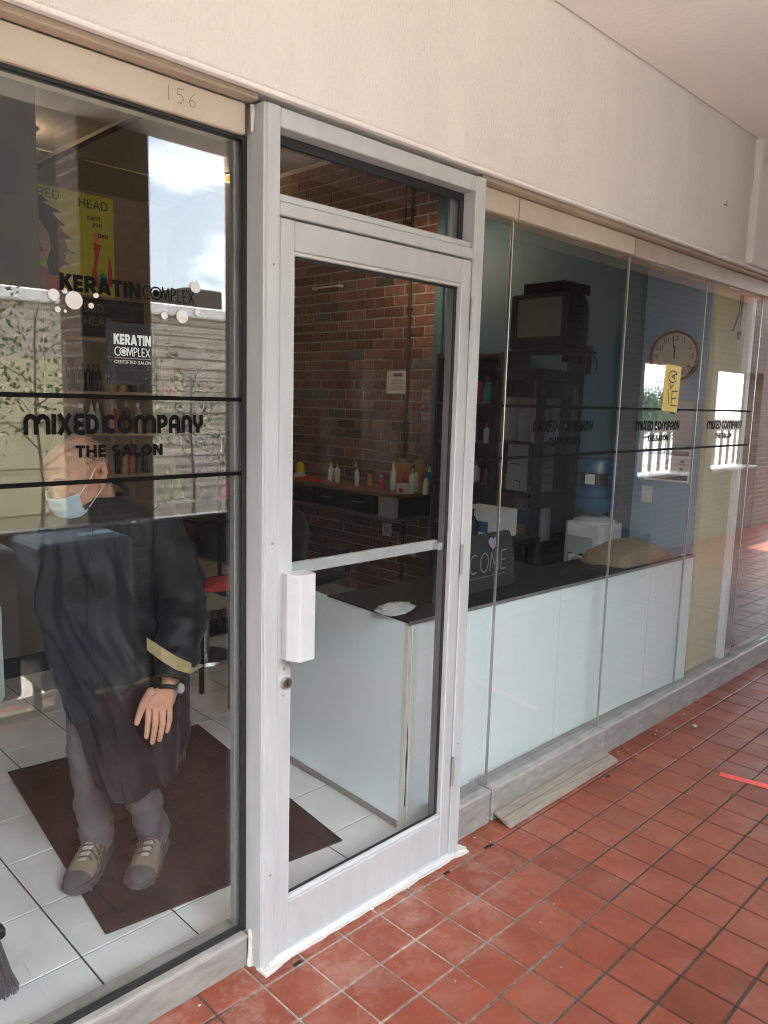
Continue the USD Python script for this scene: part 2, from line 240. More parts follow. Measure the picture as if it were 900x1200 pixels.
M['paver'] = brick_wall_mat('sidewalk_paver', (0.46, 0.38, 0.31), (0.41, 0.335, 0.27), (0.58, 0.55, 0.51), axis='xy', w=0.2, h=0.1, ms=0.007)
M['pale_garage'] = mat('pale_yellow_paint', (0.40, 0.345, 0.21), 0.6, 0.1, 1.5)  # pale yellow stands in for a sunlit surface across the lane
M['bark'] = mat('bark', (0.10, 0.075, 0.055), 0.9, 0.3, 20, bump=0.5)
M['newsbox'] = mat('blue_grey_enamel', (0.10, 0.15, 0.20), 0.4, 0.08)
M['lattice'] = mat('grey_timber', (0.10, 0.085, 0.07), 0.8, 0.15)
leaf_nodes = {'oi': ('geometry', {}), 'r': ('rgb_ramp', {'ramp': [(0, (0.035, 0.06, 0.012)), (0.5, (0.075, 0.105, 0.022)), (0.85, (0.13, 0.13, 0.03)), (1, (0.20, 0.09, 0.03))]}),
              'd': ('principled_bsdf', {'roughness': 0.4}), 't': ('translucent_bsdf', {}), 'm': ('mix_closure', {'fac': 0.3})}
M['leaf'] = usdkit.material(stage, '/World/Looks/leaf', leaf_nodes, [('oi.random_per_island', 'r.fac'), ('r.color', 'd.base_color'), ('r.color', 't.color'), ('d.BSDF', 'm.closure1'), ('t.BSDF', 'm.closure2')], surface='m.closure')
M['lamp_on'] = emit('lamp_glow', (1.0, 0.33, 0.05), 0.30)

# ------------------------------------------------------------------ scene tree helpers
USED = {}
def numbered(parent, name):
    k = (parent, name); n = USED.get(k, 0); USED[k] = n + 1
    return name if n == 0 else f'{name}_{n:03d}'

def tag(prim, label=None, cat=None, group=None, kind=None):
    for k, v in (('label', label), ('category', cat), ('group', group), ('kind', kind)):
        if v: prim.SetCustomDataByKey(k, v)
    return prim

def thing(name, label, cat, loc=(0, 0, 0), rotz=0.0, group=None, kind=None):
    path = '/World/' + numbered('/World', name)
    x = UsdGeom.Xform.Define(stage, path)
    if any(loc): x.AddTranslateOp().Set(Gf.Vec3d(*map(float, loc)))
    if rotz: x.AddRotateZOp().Set(math.degrees(rotz))
    return tag(x.GetPrim(), label, cat, group, kind)

def obj(name, mesh, material, parent=None, smooth=False, label=None, cat=None, group=None, kind=None):
    if hasattr(mesh, 'out'): mesh = mesh.out()
    base = str(parent.GetPath()) if parent is not None else '/World'
    m = usdkit.mesh(stage, base + '/' + numbered(base, name), mesh, M[material] if isinstance(material, str) else material, smooth=smooth)
    return tag(m.GetPrim(), label, cat, group, kind)

def dup(root, loc, rotz=0.0, label=None, group=None):
    was = root.GetCustomData()
    nm = root.GetName()
    if nm[-4:-3] == '_' and nm[-3:].isdigit(): nm = nm[:-4]
    r = thing(nm, label or was['label'], was['category'], loc, rotz, group or was.get('group'))
    r.GetReferences().AddInternalReference(root.GetPath())
    r.SetInstanceable(True)
    return r

# ------------------------------------------------------------------ mesh helpers
_t = []
for ax in range(3):
    for sx in (-1, 1):
        for sy in (-1, 1):
            for sz in (-1, 1):
                _t.append((ax, sx, sy, sz))
def _cpts(c):
    out = []
    for ax, sx, sy, sz in _t:
        p = np.array([sx, sy, sz], float)
        q = p * (1 - c); q[ax] = p[ax]
        out.append(q)
    return np.array(out)
_hull = trimesh.Trimesh(_cpts(0.2), process=False).convex_hull
_hp = _cpts(0.2)
_map = [int(np.argmin(((_hp - v) ** 2).sum(1))) for v in _hull.vertices]
CF = np.array([[_map[i] for i in f] for f in _hull.faces])
BOXV = np.array([[x, y, z] for x in (0, 1) for y in (0, 1) for z in (0, 1)], float)
BOXF = np.array([[0, 1, 3], [0, 3, 2], [4, 6, 7], [4, 7, 5], [0, 4, 5], [0, 5, 1], [2, 3, 7], [2, 7, 6], [0, 2, 6], [0, 6, 4], [1, 5, 7], [1, 7, 3]])

class MB:
    def __init__(s): s.v, s.f, s.n = [], [], 0
    def add(s, v, f):
        v = np.asarray(v, float); s.v.append(v); s.f.append(np.asarray(f, int) + s.n); s.n += len(v); return s
    def mesh(s, m):
        if hasattr(m, 'to_mesh'):
            q = m.to_mesh(); return s.add(q.vert_properties[:, :3], q.tri_verts)
        return s.add(m.vertices, m.faces)
    def box(s, x0, x1, y0, y1, z0, z1, c=0.003):
        lo = np.array([min(x0, x1), min(y0, y1), min(z0, z1)], float); hi = np.array([max(x0, x1), max(y0, y1), max(z0, z1)], float)
        if c <= 0: return s.add(lo + BOXV * (hi - lo), BOXF)
        h = (hi - lo) / 2; cc = min(c, 0.45 * 2 * h.min())
        out = []
        for ax, sx, sy, sz in _t:
            sg_ = np.array([sx, sy, sz], float); p = sg_ * (h - cc); p[ax] = sg_[ax] * h[ax]; out.append(p)
        return s.add(np.array(out) + (lo + hi) / 2, CF)
    def cyl(s, p0, p1, r0, r1=None, n=16, cap=True):
        r1 = r0 if r1 is None else r1
        p0, p1 = np.array(p0, float), np.array(p1, float); t = p1 - p0; t /= np.linalg.norm(t) + 1e-12
        a = np.cross(t, [0, 0, 1.0] if abs(t[2]) < 0.9 else [1.0, 0, 0]); a /= np.linalg.norm(a); b = np.cross(t, a)
        an = np.arange(n) * 2 * PI / n; ring = np.cos(an)[:, None] * a + np.sin(an)[:, None] * b
        v = np.vstack([p0 + ring * r0, p1 + ring * r1, [p0], [p1]]); f = []
        for i in range(n):
            j = (i + 1) % n
            f += [[i, j, n + j], [i, n + j, n + i]]
            if cap: f += [[2 * n, j, i], [2 * n + 1, n + i, n + j]]
        return s.add(v, f)
    def tube(s, pts, r, n=8):
        p = np.asarray(pts, float); t = np.gradient(p, axis=0); t /= np.linalg.norm(t, axis=1, keepdims=True) + 1e-12
        a = np.cross(t, np.where(np.abs(t[:, 2:]) < 0.9, [0, 0, 1.0], [1.0, 0, 0])); a /= np.linalg.norm(a, axis=1, keepdims=True) + 1e-12
        b = np.cross(t, a); an = np.arange(n) * 2 * PI / n; r = np.broadcast_to(r, (len(p),))
        v = (p[:, None] + r[:, None, None] * (np.cos(an)[None, :, None] * a[:, None] + np.sin(an)[None, :, None] * b[:, None])).reshape(-1, 3)
        f = []
        for i in range(len(p) - 1):
            for j in range(n):
                k = (j + 1) % n; f += [[i * n + j, i * n + k, (i + 1) * n + k], [i * n + j, (i + 1) * n + k, (i + 1) * n + j]]
        v = np.vstack([v, p[0], p[-1]]); e = len(v) - 2; o = (len(p) - 1) * n
        for j in range(n):
            k = (j + 1) % n; f += [[e, k, j], [e + 1, o + j, o + k]]
        return s.add(v, f)
    def lathe(s, prof, cx=0, cy=0, z0=0, n=20):
        prof = [(max(r, 1e-4), z) for r, z in prof]; an = np.arange(n) * 2 * PI / n
        v = np.array([[cx + r * np.cos(t), cy + r * np.sin(t), z0 + z] for r, z in prof for t in an]); f = []
        for i in range(len(prof) - 1):
            for j in range(n):
                k = (j + 1) % n; f += [[i * n + j, i * n + k, (i + 1) * n + k], [i * n + j, (i + 1) * n + k, (i + 1) * n + j]]
        return s.add(v, f)
    def loft(s, rings, cap=True, closed=True):
        R = np.asarray(rings, float); m, n = R.shape[:2]; f = []
        for i in range(m - 1):
            for j in range(n if closed else n - 1):
                k = (j + 1) % n; f += [[i * n + j, i * n + k, (i + 1) * n + k], [i * n + j, (i + 1) * n + k, (i + 1) * n + j]]
        v = R.reshape(-1, 3)
        if cap:
            v = np.vstack([v, R[0].mean(0), R[-1].mean(0)]); e = m * n
            for j in range(n):
                k = (j + 1) % n; f += [[e, k, j], [e + 1, (m - 1) * n + j, (m - 1) * n + k]]
        return s.add(v, f)
    def poly(s, shape, depth, M4):
        """a shapely polygon extruded by depth and placed by a 3x4 frame (columns: u, v, w, origin)"""
        for g in (shape.geoms if hasattr(shape, 'geoms') else [shape]):
            if g.is_empty or g.area < 1e-10: continue
            cs = m3.CrossSection([np.array(g.exterior.coords)[:-1]] + [np.array(i.coords)[:-1] for i in g.interiors], m3.FillRule.EvenOdd)
            q = m3.Manifold.extrude(cs, depth).to_mesh(); v = q.vert_properties[:, :3]
            s.add(v @ np.array(M4[:3]) + np.array(M4[3]), q.tri_verts)
        return s
    def text(s, text, height, depth, M4, bold=False, width=None, center=False):
        m = meshkit.text_mesh(text, height, depth, bold); v = np.array(m.vertices)
        v[:, 0] -= v[:, 0].min()
        if width: v[:, 0] *= width / v[:, 0].max()
        if center: v[:, 0] -= v[:, 0].max() / 2
        return s.add(v @ np.array(M4[:3]) + np.array(M4[3]), m.faces)
    def out(s): return (np.vstack(s.v), np.vstack(s.f))

def FRONT(x, y, z):   # print on a plane facing -y (towards the walkway)
    return ([1, 0, 0], [0, 0, 1], [0, -1, 0], [x, y, z])
def LEFTF(x, y, z):   # print on a plane facing -x; reads along -y
    return ([0, -1, 0], [0, 0, 1], [-1, 0, 0], [x, y, z])
def TOPF(x, y, z, a=0.0):
    c, s_ = math.cos(a), math.sin(a)
    return ([c, s_, 0], [-s_, c, 0], [0, 0, 1], [x, y, z])

def sphere_hull(pts):
    return m3.Manifold.batch_hull([m3.Manifold.sphere(r, 20).translate(p) for p, r in pts])
def smooth_manifold(m, length, it=8):
    m = m.refine_to_length(length); q = m.to_mesh()
    t = trimesh.Trimesh(q.vert_properties[:, :3], q.tri_verts, process=True)
    return trimesh.smoothing.filter_taubin(t, lamb=0.5, nu=0.53, iterations=it)
def stroke(lines, w):
    return union_all([sg.LineString(l).buffer(w / 2, cap_style='flat', join_style='round') for l in lines])
def arc(cx, cy, rx, ry, a0, a1, n=14):
    return [(cx + rx * math.cos(math.radians(a0 + (a1 - a0) * i / n)), cy + ry * math.sin(math.radians(a0 + (a1 - a0) * i / n))) for i in range(n + 1)]

HG = {'K': ([[(.12, 0), (.12, 1)], [(.16, .42), (.66, 1.0)], [(.34, .60), (.70, 0)]], .80), 'E': ([[(.12, 0), (.12, 1)], [(0, .88), (.60, .88)], [(.1, .5), (.55, .5)], [(0, .12), (.60, .12)]], .66), 'R': ([[(.12, 0), (.12, 1)], [(.12, .88), (.40, .88)] + arc(.40, .67, .20, .21, 90, -90, 8) + [(.12, .46)], [(.36, .46), (.66, 0)]], .78),
      'A': ([[(.11, 0), (.44, 1), (.77, 0)], [(.24, .27), (.64, .27)]], .90), 'T': ([[(.36, 0), (.36, 1)], [(0, .88), (.72, .88)]], .76), 'I': ([[(.12, 0), (.12, 1)]], .30), 'N': ([[(.12, 0), (.12, 1)], [(.14, .96), (.68, .04)], [(.70, 0), (.70, 1)]], .90), 'H': ([[(.12, 0), (.12, 1)], [(.68, 0), (.68, 1)], [(.12, .5), (.68, .5)]], .88),
      'S': ([arc(.36, .70, .25, .20, 35, 260, 12) + arc(.36, .31, .26, .20, 80, -145, 12)], .76), 'L': ([[(.12, 0), (.12, 1)], [(.12, .12), (.58, .12)]], .62), 'O': ([arc(.45, .5, .34, .40, 0, 360, 24)], .96)}
def heavy(text, height, width, w=.24):
    x, out = 0.0, []
    for ch in text:
        if ch == ' ': x += .36; continue
        l, adv = HG[ch]; out.append(sa.translate(union_all([sg.LineString(q).buffer(w / 2, cap_style='flat', join_style='mitre') for q in l]), x, 0)); x += adv + .04
    u = union_all(out); u = u.intersection(sg.box(-9, 0, 99, 1)); b = u.bounds
    return sa.scale(sa.translate(u, -b[0], 0), width / (b[2] - b[0]), height, origin=(0, 0))
# display alphabet of the shop name: heavy, rounded m, a, n and a curved E
def glyph(ch, w=0.26):
    h = w / 2
    G = {
        'm': ([[(h, 0), (h, .62)] + arc(.40, .62, .40 - h, .38 - h, 180, 0) + [(.80 - h, 0)], [(.80 - h, .62)] + arc(1.05, .62, .40 - h, .38 - h, 180, 0) + [(1.45 - h, 0)]], 1.45),
        'I': ([[(h, 0), (h, 1)]], w),
        'X': ([[(.1, 0), (.72, 1)], [(.1, 1), (.72, 0)]], .82),
        'E': ([arc(.40, .72, .40 - h, .28 - h * .7, 60, 262, 12), arc(.40, .28, .40 - h, .28 - h * .7, 98, 300, 12), [(.36, .91), (.66, .91)], [(.36, .09), (.66, .09)], [(.34, .5), (.60, .5)]], .68),
        'D': ([[(h, h)] + arc(.35, .5, .40 - h, .5 - h, -90, 90) + [(h, 1 - h)], [(h, 0), (h, 1)]], .76),
        'C': ([arc(.44, .5, .44 - h, .5 - h, 50, 310, 20)], .74),
        'O': ([arc(.5, .5, .5 - h, .5 - h, 0, 360, 28)], 1.0),
        'P': ([[(h, 0), (h, 1)], [(h, 1 - h), (.40, 1 - h)] + arc(.40, .66, .32 - h, .34 - h, 90, -90) + [(h, .32 + h * .3)]], .72),
        'A': ([[(h, 0), (h, .60)] + arc(.40, .60, .40 - h, .40 - h, 180, 0) + [(.80 - h, 0)], [(h, .40), (.80 - h, .40)]], .80),
        'N': ([[(h, 0), (h, .60)] + arc(.38, .60, .38 - h, .40 - h, 180, 0) + [(.76 - h, 0)]], .76),
        'Y': ([[(h, 1), (h, .62)] + arc(.36, .62, .36 - h, .30 - h * .6, 180, 360) + [(.72 - h, 1)], [(.36, .45), (.36, 0)]], .72),
    }
    l, adv = G[ch]
    return stroke(l, w), adv
def shop_name(text, height, width, w=0.25):
    x, out = 0.0, []
    for ch in text:
        if ch == ' ': x += 0.22; continue
        g, adv = glyph(ch, w); out.append(sa.translate(g, x, 0)); x += adv + 0.075
    u = union_all(out); b = u.bounds
    return sa.scale(sa.translate(u, -b[0], 0), width / (b[2] - b[0]), height, origin=(0, 0))

# ================================================================== SETTING OUTSIDE
# far ground, asphalt, sidewalk
obj('ground', MB().box(-150, 150, -150, 150, -0.60, -0.16, 0), 'asphalt', kind='structure')
obj('parking_lot', MB().box(-60, 80, -40, -4.8, -0.155, -0.13, 0), 'lot', kind='structure')
obj('sidewalk', MB().box(-14, 22, -4.8, -2.44, -0.15, -0.02, 0.01), 'paver', kind='structure')
# tiled arcade floor
floor = thing('walkway_floor', None, None, kind='structure')
obj('grout_bed', MB().box(-14, 22, -2.44, 0.20, -0.2, -0.0035, 0), 'grout', floor)
def in_view(p, margin=40):
    c = CR @ (np.array(p, float) - CP)
    if c[2] < 0.1: return None
    u, v = 450 + 909.37 * c[0] / c[2], 600 + 909.37 * c[1] / c[2]
    return c[2] if (-margin < u < 900 + margin and -margin < v < 1200 + margin) else None
tiles = []
for i in range(-72, 110):
    for j in range(-1, 14):
        x0 = TX0 + i * TPX; y1 = TY0 - j * TPY; y0_ = y1 - TPY
        if j == -1: y0_, y1 = TY0, 0.06
        tiles.append((x0, x0 + TPX, y0_, y1))
def tdist(t):
    d = in_view(((t[0] + t[1]) / 2, (t[2] + t[3]) / 2, 0))
    return d if d else 1e3 + abs(t[0])
tiles.sort(key=tdist)
rest = MB()
for k, (a, b, c, d) in enumerate(tiles):
    gx, gy = rng.uniform(.0028, .0040), rng.uniform(.0032, .0052)
    top = rng.uniform(-0.0007, 0.0007)
    bx = (a + gx, b - gx, c + gy, d - gy, -0.012, top)
    if k < 300: obj('tile', MB().box(*bx, c=0.0022), 'quarry', floor)
    else: rest.add(np.array([bx[0], bx[2], bx[4]]) + BOXV * np.array([bx[1] - bx[0], bx[3] - bx[2], bx[5] - bx[4]]), BOXF)
obj('tile_field', rest, 'quarry', floor, kind='stuff')

# arcade ceiling slab (its outer edge is the roof edge)
obj('walkway_ceiling', MB().box(-14, 10.9, -2.24, -0.024, 3.097, 3.60, 0.006), 'stucco_smooth', kind='structure')
obj('roof_edge_beam', MB().box(2.89, 10.9, -2.52, -2.2405, 3.0965, 3.60, 0.004), 'stucco_smooth', kind='structure')
obj('roof_slab', MB().box(-14, 22, -0.02, 8.2, 3.80, 4.20, 0), 'stucco_smooth', kind='structure')

# brick piers and wall of the arcade's outer side
def pier(x0, x1, label, grp=None):
    t = thing('brick_pier', label, 'pier', ((x0 + x1) / 2, -2.36, 0), group=grp)
    w = (x1 - x0) / 2
    obj('shaft', MB().box(-w, w, -0.14, 0.14, -0.1, 3.095, 0.004), 'obrick', t)
    obj('plinth', MB().box(-w - .012, w + .012, -0.152, 0.152, -0.1, 0.12, 0.004), 'concrete', t)
pier(1.82, 2.22, 'square brick pier reflected dark between poster and bright strip of sky')
for x, l_ in ((-1.0, 'unseen brick pier, widened against light, nearest to the photographer on the left'), (-3.9, 'unseen brick pier, widened against light, second to the left of the photographer'), (-6.8, 'unseen brick pier, widened against light, third to the left of the photographer'), (-9.7, 'unseen brick pier, widened against light, farthest to the left of the photographer')):  # unseen piers, widened to hold back light on the left
    pier(x - .8, x + .8, l_, 'unseen arcade piers widened to hold back light')
aw = thing('arcade_brick_wall', 'brown brick arcade wall with two window openings reflected in the right panes', 'wall')
obj('wall_part', MB().box(2.89, 3.16, -2.50, -2.22, -0.1, 3.095, 0.004), 'obrick_y', aw)
obj('wall_part', MB().box(7.54, 8.10, -2.50, -2.22, -0.1, 3.095, 0.004), 'obrick', aw)
obj('wall_part', MB().box(9.49, 10.07, -2.50, -2.22, -0.1, 3.095, 0.004), 'obrick', aw)
obj('wall_part', MB().box(11.61, 12.5, -2.50, -2.22, -0.1, 4.1, 0.004), 'obrick', aw)
for a, b in ((8.10, 9.49), (10.07, 11.61)):
    obj('lintel', MB().box(a, min(b, 10.9), -2.497, -2.223, 2.20, 3.093, 0.004), 'obrick', aw)
    if b > 10.9: obj('lintel', MB().box(10.902, b, -2.497, -2.223, 2.20, 4.1, 0.004), 'obrick', aw)
    obj('parapet', MB().box(a, b, -2.497, -2.223, -0.1, 0.88, 0.004), 'obrick', aw)
    obj('window_ledge', MB().box(a, b, -2.52, -2.20, 0.8802, 0.92, 0.006), 'concrete', aw)
dp = thing('dark_screen_wall', 'added near black wall keeping the arcade reflection dark between the brick parts', 'wall', (0, 0, 0))  # added wall, near black so its reflection in the panes stays dark
for k in range(5):
    a = 3.162 + k * .8754
    obj('panel', MB().box(a, a + .872, -2.47, -2.25, -0.1, 3.094, 0.006), 'dark_panel', dp)
be = thing('dark_bench', 'added black bench darkening the floor reflection along the arcade wall', 'bench', (0, 0, 0))  # added bench, hides lit floor so the reflection over the counter darkens
obj('seat', MB().box(3.2, 7.3, -2.2, -1.62, .40, .46, .01), 'dark_panel', be)
obj('front_board', MB().box(3.22, 7.28, -1.66, -1.63, .02, .399, .004), 'dark_panel', be)
for x in (3.3, 5.25, 7.2): obj('leg', MB().box(x - .03, x + .03, -2.18, -1.67, 0, .399, .004), 'dark_panel', be)
# railing between the piers
rl = thing('railing', 'dark handrail with bright top edge reflected across the person', 'railing')
obj('top_rail', MB().box(-2.6, 2.88, -2.20, -2.15, 0.835, 0.975, 0.004), 'black', rl)
obj('cap_strip', MB().box(-2.6, 2.88, -2.212, -2.138, 0.977, 0.992, 0.003), 'steel', rl)
for x in np.arange(-2.5, 2.8, 1.0):
    obj('post', MB().box(x - .018, x + .018, -2.192, -2.158, 0.0, 0.835, 0.003), 'black', rl)
obj('kick_panel', MB().box(2.15, 2.885, -2.185, -2.165, 0.036, 0.834, 0.003), 'dark_panel', rl)
obj('kick_panel', MB().box(-2.5, 1.88, -2.185, -2.165, 0.30, 0.834, 0.003), 'dark_panel', rl)
obj('base_rail', MB().box(-2.6, 2.88, -2.20, -2.14, 0.0, 0.035, 0.006), 'gold', rl)

# newspaper boxes on the sidewalk
nb = thing('newspaper_box', 'blue grey newspaper box with dark oval window reflected low on the left', 'newspaper box', (1.62, -1.98, 0.0), group='newspaper boxes by the railing')
obj('body', MB().box(-.24, .24, -.2, .2, .25, .98, .02), 'newsbox', nb)
obj('pedestal', MB().box(-.08, .08, -.08, .08, 0, .25, .01), 'newsbox', nb)
e = sa.scale(sg.Point(0, 0).buffer(1, 32), .13, .075)
obj('window', MB().poly(e, .008, ([-1, 0, 0], [0, 0, 1], [0, 1, 0], [0, .198, .74])), 'black_gloss', nb)
obj('coin_slot', MB().box(-.15, .10, .2, .21, .43, .50, .004), 'bluep', nb)
dup(nb, (1.05, -1.98, 0.0), 0.0, 'blue grey newspaper box at the far left edge of the reflection')

# building across the lane
bl = thing('brick_building', 'low tan brick building across the lane reflected in the glass', 'building')
obj('wall', MB().box(-30, 13, -16, -8.5, -0.2, 2.82, 0), 'fbrick', bl)
obj('coping', MB().box(-30, 13.1, -16.1, -8.42, 2.82, 2.98, 0.02), 'coping', bl)
obj('roof_hut', MB().box(8.1, 8.95, -13.5, -11.8, 2.98, 3.75, 0.03), 'brown_clad', bl)
for x in (3.5, -1.5, -6.0):
    d = obj('garage_door', MB().box(x - 1.15, x + 1.15, -8.5, -8.44, -0.13, 2.1, 0.01), 'pale_garage', bl)  # added doors, their colour puts a sunlit patch into the reflection
    for z in (0.35, 0.95, 1.55):
        obj('door_panel', MB().box(x - 1.05, x + 1.05, -8.445, -8.41, z - .26, z + .26, 0.01), 'pale_garage', d)
for z in np.arange(0.3, 2.75, 0.16):
    obj('siding_groove', MB().box(5.2, 12.9, -8.502, -8.49, z, z + .007, 0), 'bark', bl)
bt = thing('tall_building', 'dark brown block rising behind the low tan building', 'building')
obj('wall', MB().box(-30, 12.5, -34, -24.6, -0.2, 13, 0), 'brown_clad', bt)
for x in np.arange(-10, 12, 2.4):
    for z in (5.5, 8.5):
        obj('window', MB().box(x - .6, x + .6, -24.6, -24.55, z - .7, z + .7, 0.01), 'black_gloss', bt)

def tree(x, y, h, r, n, seed, label):
    g = np.random.default_rng(seed)
    t = thing('tree', label, 'tree', (x, y, -0.13))
    tr = MB(); tr.tube([(0, 0, 0), (.04, .02, h * .3), (-.02, .05, h * .55), (.02, 0, h * .85)], [.022, .018, .014, .006])
    for k in range(7):
        a = k * 2.4; z = h * (.35 + .07 * k)
        tr.tube([(0, 0.03, z), (math.cos(a) * r * .4, math.sin(a) * r * .4, z + .25 * r), (math.cos(a) * r * .8, math.sin(a) * r * .8, z + .4 * r)], [.009, .007, .004], 6)
    obj('trunk', tr, 'bark', t, smooth=40)
    cl = g.normal(size=(26, 3)); cl /= np.linalg.norm(cl, axis=1, keepdims=True); cl *= g.uniform(.35, 1, (26, 1))
    c = cl[g.integers(0, 26, n)] * [r, r, h * .33] + [0, 0, h * .68] + g.normal(size=(n, 3)) * r * .16
    u = g.normal(size=(n, 3)); u /= np.linalg.norm(u, axis=1, keepdims=True); w = np.cross(u, g.normal(size=(n, 3))); w /= np.linalg.norm(w, axis=1, keepdims=True)
    s_ = g.uniform(.022, .045, (n, 1)) * (1.0 if r < 1 else 1.9)
    v = np.stack([c - u * s_, c + w * s_ * .45, c + u * s_, c - w * s_ * .45], 1).reshape(-1, 3)
    b = np.arange(n)[:, None] * 4
    obj('crown', (v, np.vstack([b + [0, 1, 2], b + [0, 2, 3]])), 'leaf', t)
tree(3.0, -6.0, 3.0, 0.75, 650, 3, 'leafy tree across the lane reflected at the left edge of the glass')
tree(4.9, -6.3, 2.45, 0.65, 450, 5, 'sunlit tree reflected below the bright strip of sky')
tree(17.0, -9.5, 3.0, 1.4, 4000, 8, 'tree out in the lot reflected through the arcade doorways')

tree(22.5, -10.5, 2.3, 1.5, 5200, 12, 'low leafy tree reflected in the left arcade window opening')
tree(30.5, -12.5, 2.4, 1.7, 5200, 14, 'low leafy tree reflected in the right arcade window opening')
# lattice fence beyond the doorways
lf = thing('lattice_fence', 'grey timber fence seen reflected through the arcade doorways', 'fence', (0, 0, 0))
for x in np.arange(11, 24.1, 0.42):
    obj('picket', MB().box(x - .03, x + .03, -6.03, -5.97, -.13, 1.35, 0.004), 'lattice', lf)
for z in (0.2, 1.2):
    obj('fence_rail', MB().box(11, 24.2, -5.965, -5.92, z - .04, z + .04, 0.004), 'lattice', lf)

# ================================================================== STOREFRONT
YG0, YG1 = 0.087, 0.093
sf = thing('storefront', 'salon storefront with aluminium door, frameless panes and cream stucco above', 'storefront')
up = obj('stucco_wall', MB().box(-14, 4.362, -0.02, 0.16, 2.470, 3.125, 0.006), 'stucco', sf)
obj('stucco_pilaster', MB().box(4.3625, 22, -0.055, 0.16, 2.470, 3.125, 0.006), 'stucco', sf)
obj('soffit_trim', MB().box(-14, 1.246, 0.02, 0.062, 2.452, 2.4695, 0.003), 'header_tan', sf)
obj('soffit_trim', MB().box(2.166, 22, 0.02, 0.066, 2.452, 2.4695, 0.003), 'header_tan', sf)
obj('stucco_bead', MB().box(-14, 22, -0.027, 0.0, 2.458, 2.4695, 0.004), 'stucco_smooth', sf)
for a, b, m_ in ((-3.0, 1.235, 'header'), (2.166, 2.438, 'header'), (2.446, 3.318, 'header'), (3.326, 6.0, 'header_tan')):
    hp = obj('header_panel', MB().box(a, b, 0.062, 0.16, 2.374 if a != 3.326 else 2.372, 2.4515, 0.004), m_, sf)
    if a == -3.0:
        num = MB()
        for (ox, t_) in ((0, '1'), (.022, '5'), (.055, '6')):
            s_ = {'1': [[(0, 0), (.001, .034)]], '5': [[(.020, .034), (.004, .033), (.003, .019), (.013, .021), (.019, .012), (.012, .001), (.002, .002)]], '6': [[(.017, .032), (.006, .022), (.002, .010), (.007, .001), (.016, .003), (.018, .012), (.011, .017), (.004, .013)]]}[t_]
            num.poly(sa.translate(stroke(s_, .0016), ox, 0), .0006, FRONT(1.012, 0.0618, 2.398))
        obj('pencil_number', num, 'pencil', hp)
obj('header_gasket', MB().box(-3, 1.2475, 0.078, 0.104, 2.366, 2.3738, 0), 'rubber', sf)
for a, b, zt in ((-3.0, 1.243, 0.100), (2.166, 2.434, 0.140), (2.449, 3.330, 0.140), (3.336, 7.0, 0.138)):
    s_ = obj('sill', MB().box(a, b, 0.056, 0.16, -0.1, zt, 0.006), 'concrete', sf)
    obj('sill_edge', MB().box(a + .004, b - .004, 0.053, 0.0558, zt - .012, zt - .001, 0.0012), 'sill_top', s_)
obj('sill_gasket', MB().box(-3, 1.2475, 0.081, 0.099, 0.1003, 0.112, 0), 'rubber', sf)

def pane(a, b, z0, z1, mt='glass', label=None):
    return obj('glass_pane', MB().box(a, b, YG0, YG1, z0, z1, 0), mt, sf, label=label)
p_left = pane(-3.0, 1.2475, 0.108, 2.370, 'spot_glass', label='large left pane lettered in black')
p0 = pane(2.168, 2.4375, 0.142, 2.372, label='narrow side pane right of the door')
p1 = pane(2.4425, 3.322, 0.142, 2.372, label='pane in front of the television')
p2 = pane(3.328, 4.158, 0.140, 2.370, label='pane in front of the clock')
p3 = pane(4.164, 4.955, 0.140, 2.370, label='pane in front of the mustard wall')
p4 = pane(4.961, 7.0, 0.140, 2.370, label='last pane at the right edge')
obj('pane_joint', MB().box(2.4375, 2.4425, 0.084, 0.096, 0.142, 2.372, 0.001), 'steel', sf)
for x, w in ((3.325, .003), (4.161, .003), (4.958, .004)):
    obj('pane_joint', MB().box(x - w, x + w, 0.085, 0.095, 0.140, 2.371, 0.001), 'alu_dark', sf)
obj('pane_edge_post', MB().box(1.2265, 1.2475, 0.105, 0.128, 0.101, 2.37, 0.002), 'alu_dark', sf)
obj('black_seal', MB().box(1.2355, 1.2478, 0.0765, 0.0865, 0.101, 2.374, 0), 'rubber', sf)
obj('caulk_bead', MB().tube([(1.246, 0.050, 0.0), (1.2445, 0.047, 0.05), (1.246, 0.05, 0.10), (1.245, .054, .115)], [.013, .008, .008, .003]), 'caulk', sf, smooth=60)
obj('caulk_bead', MB().tube([(1.244, 0.048, 2.445), (1.2425, 0.045, 2.42), (1.244, 0.048, 2.38)], [.006, .006, .004]), 'caulk', sf, smooth=60)
bottom_dirt = obj('glass_seam_line', MB().box(2.46, 3.31, .0975, .0985, .168, .1695, 0), 'etch', sf)

ck_ = MB()
for l_ in ([(4.02, 2.705), (4.05, 2.715), (4.065, 2.735)], [(4.035, 2.712), (4.07, 2.712)]):
    ck_.poly(stroke([l_], .004), .0008, FRONT(0, -.0205, 0))
for l_ in ([(4.364, 2.49), (4.367, 2.7), (4.362, 2.9), (4.366, 3.07)],):
    ck_.poly(stroke([l_], .003), .0008, FRONT(0, -.0205, 0))
obj('stucco_crack', ck_, 'bark', sf)
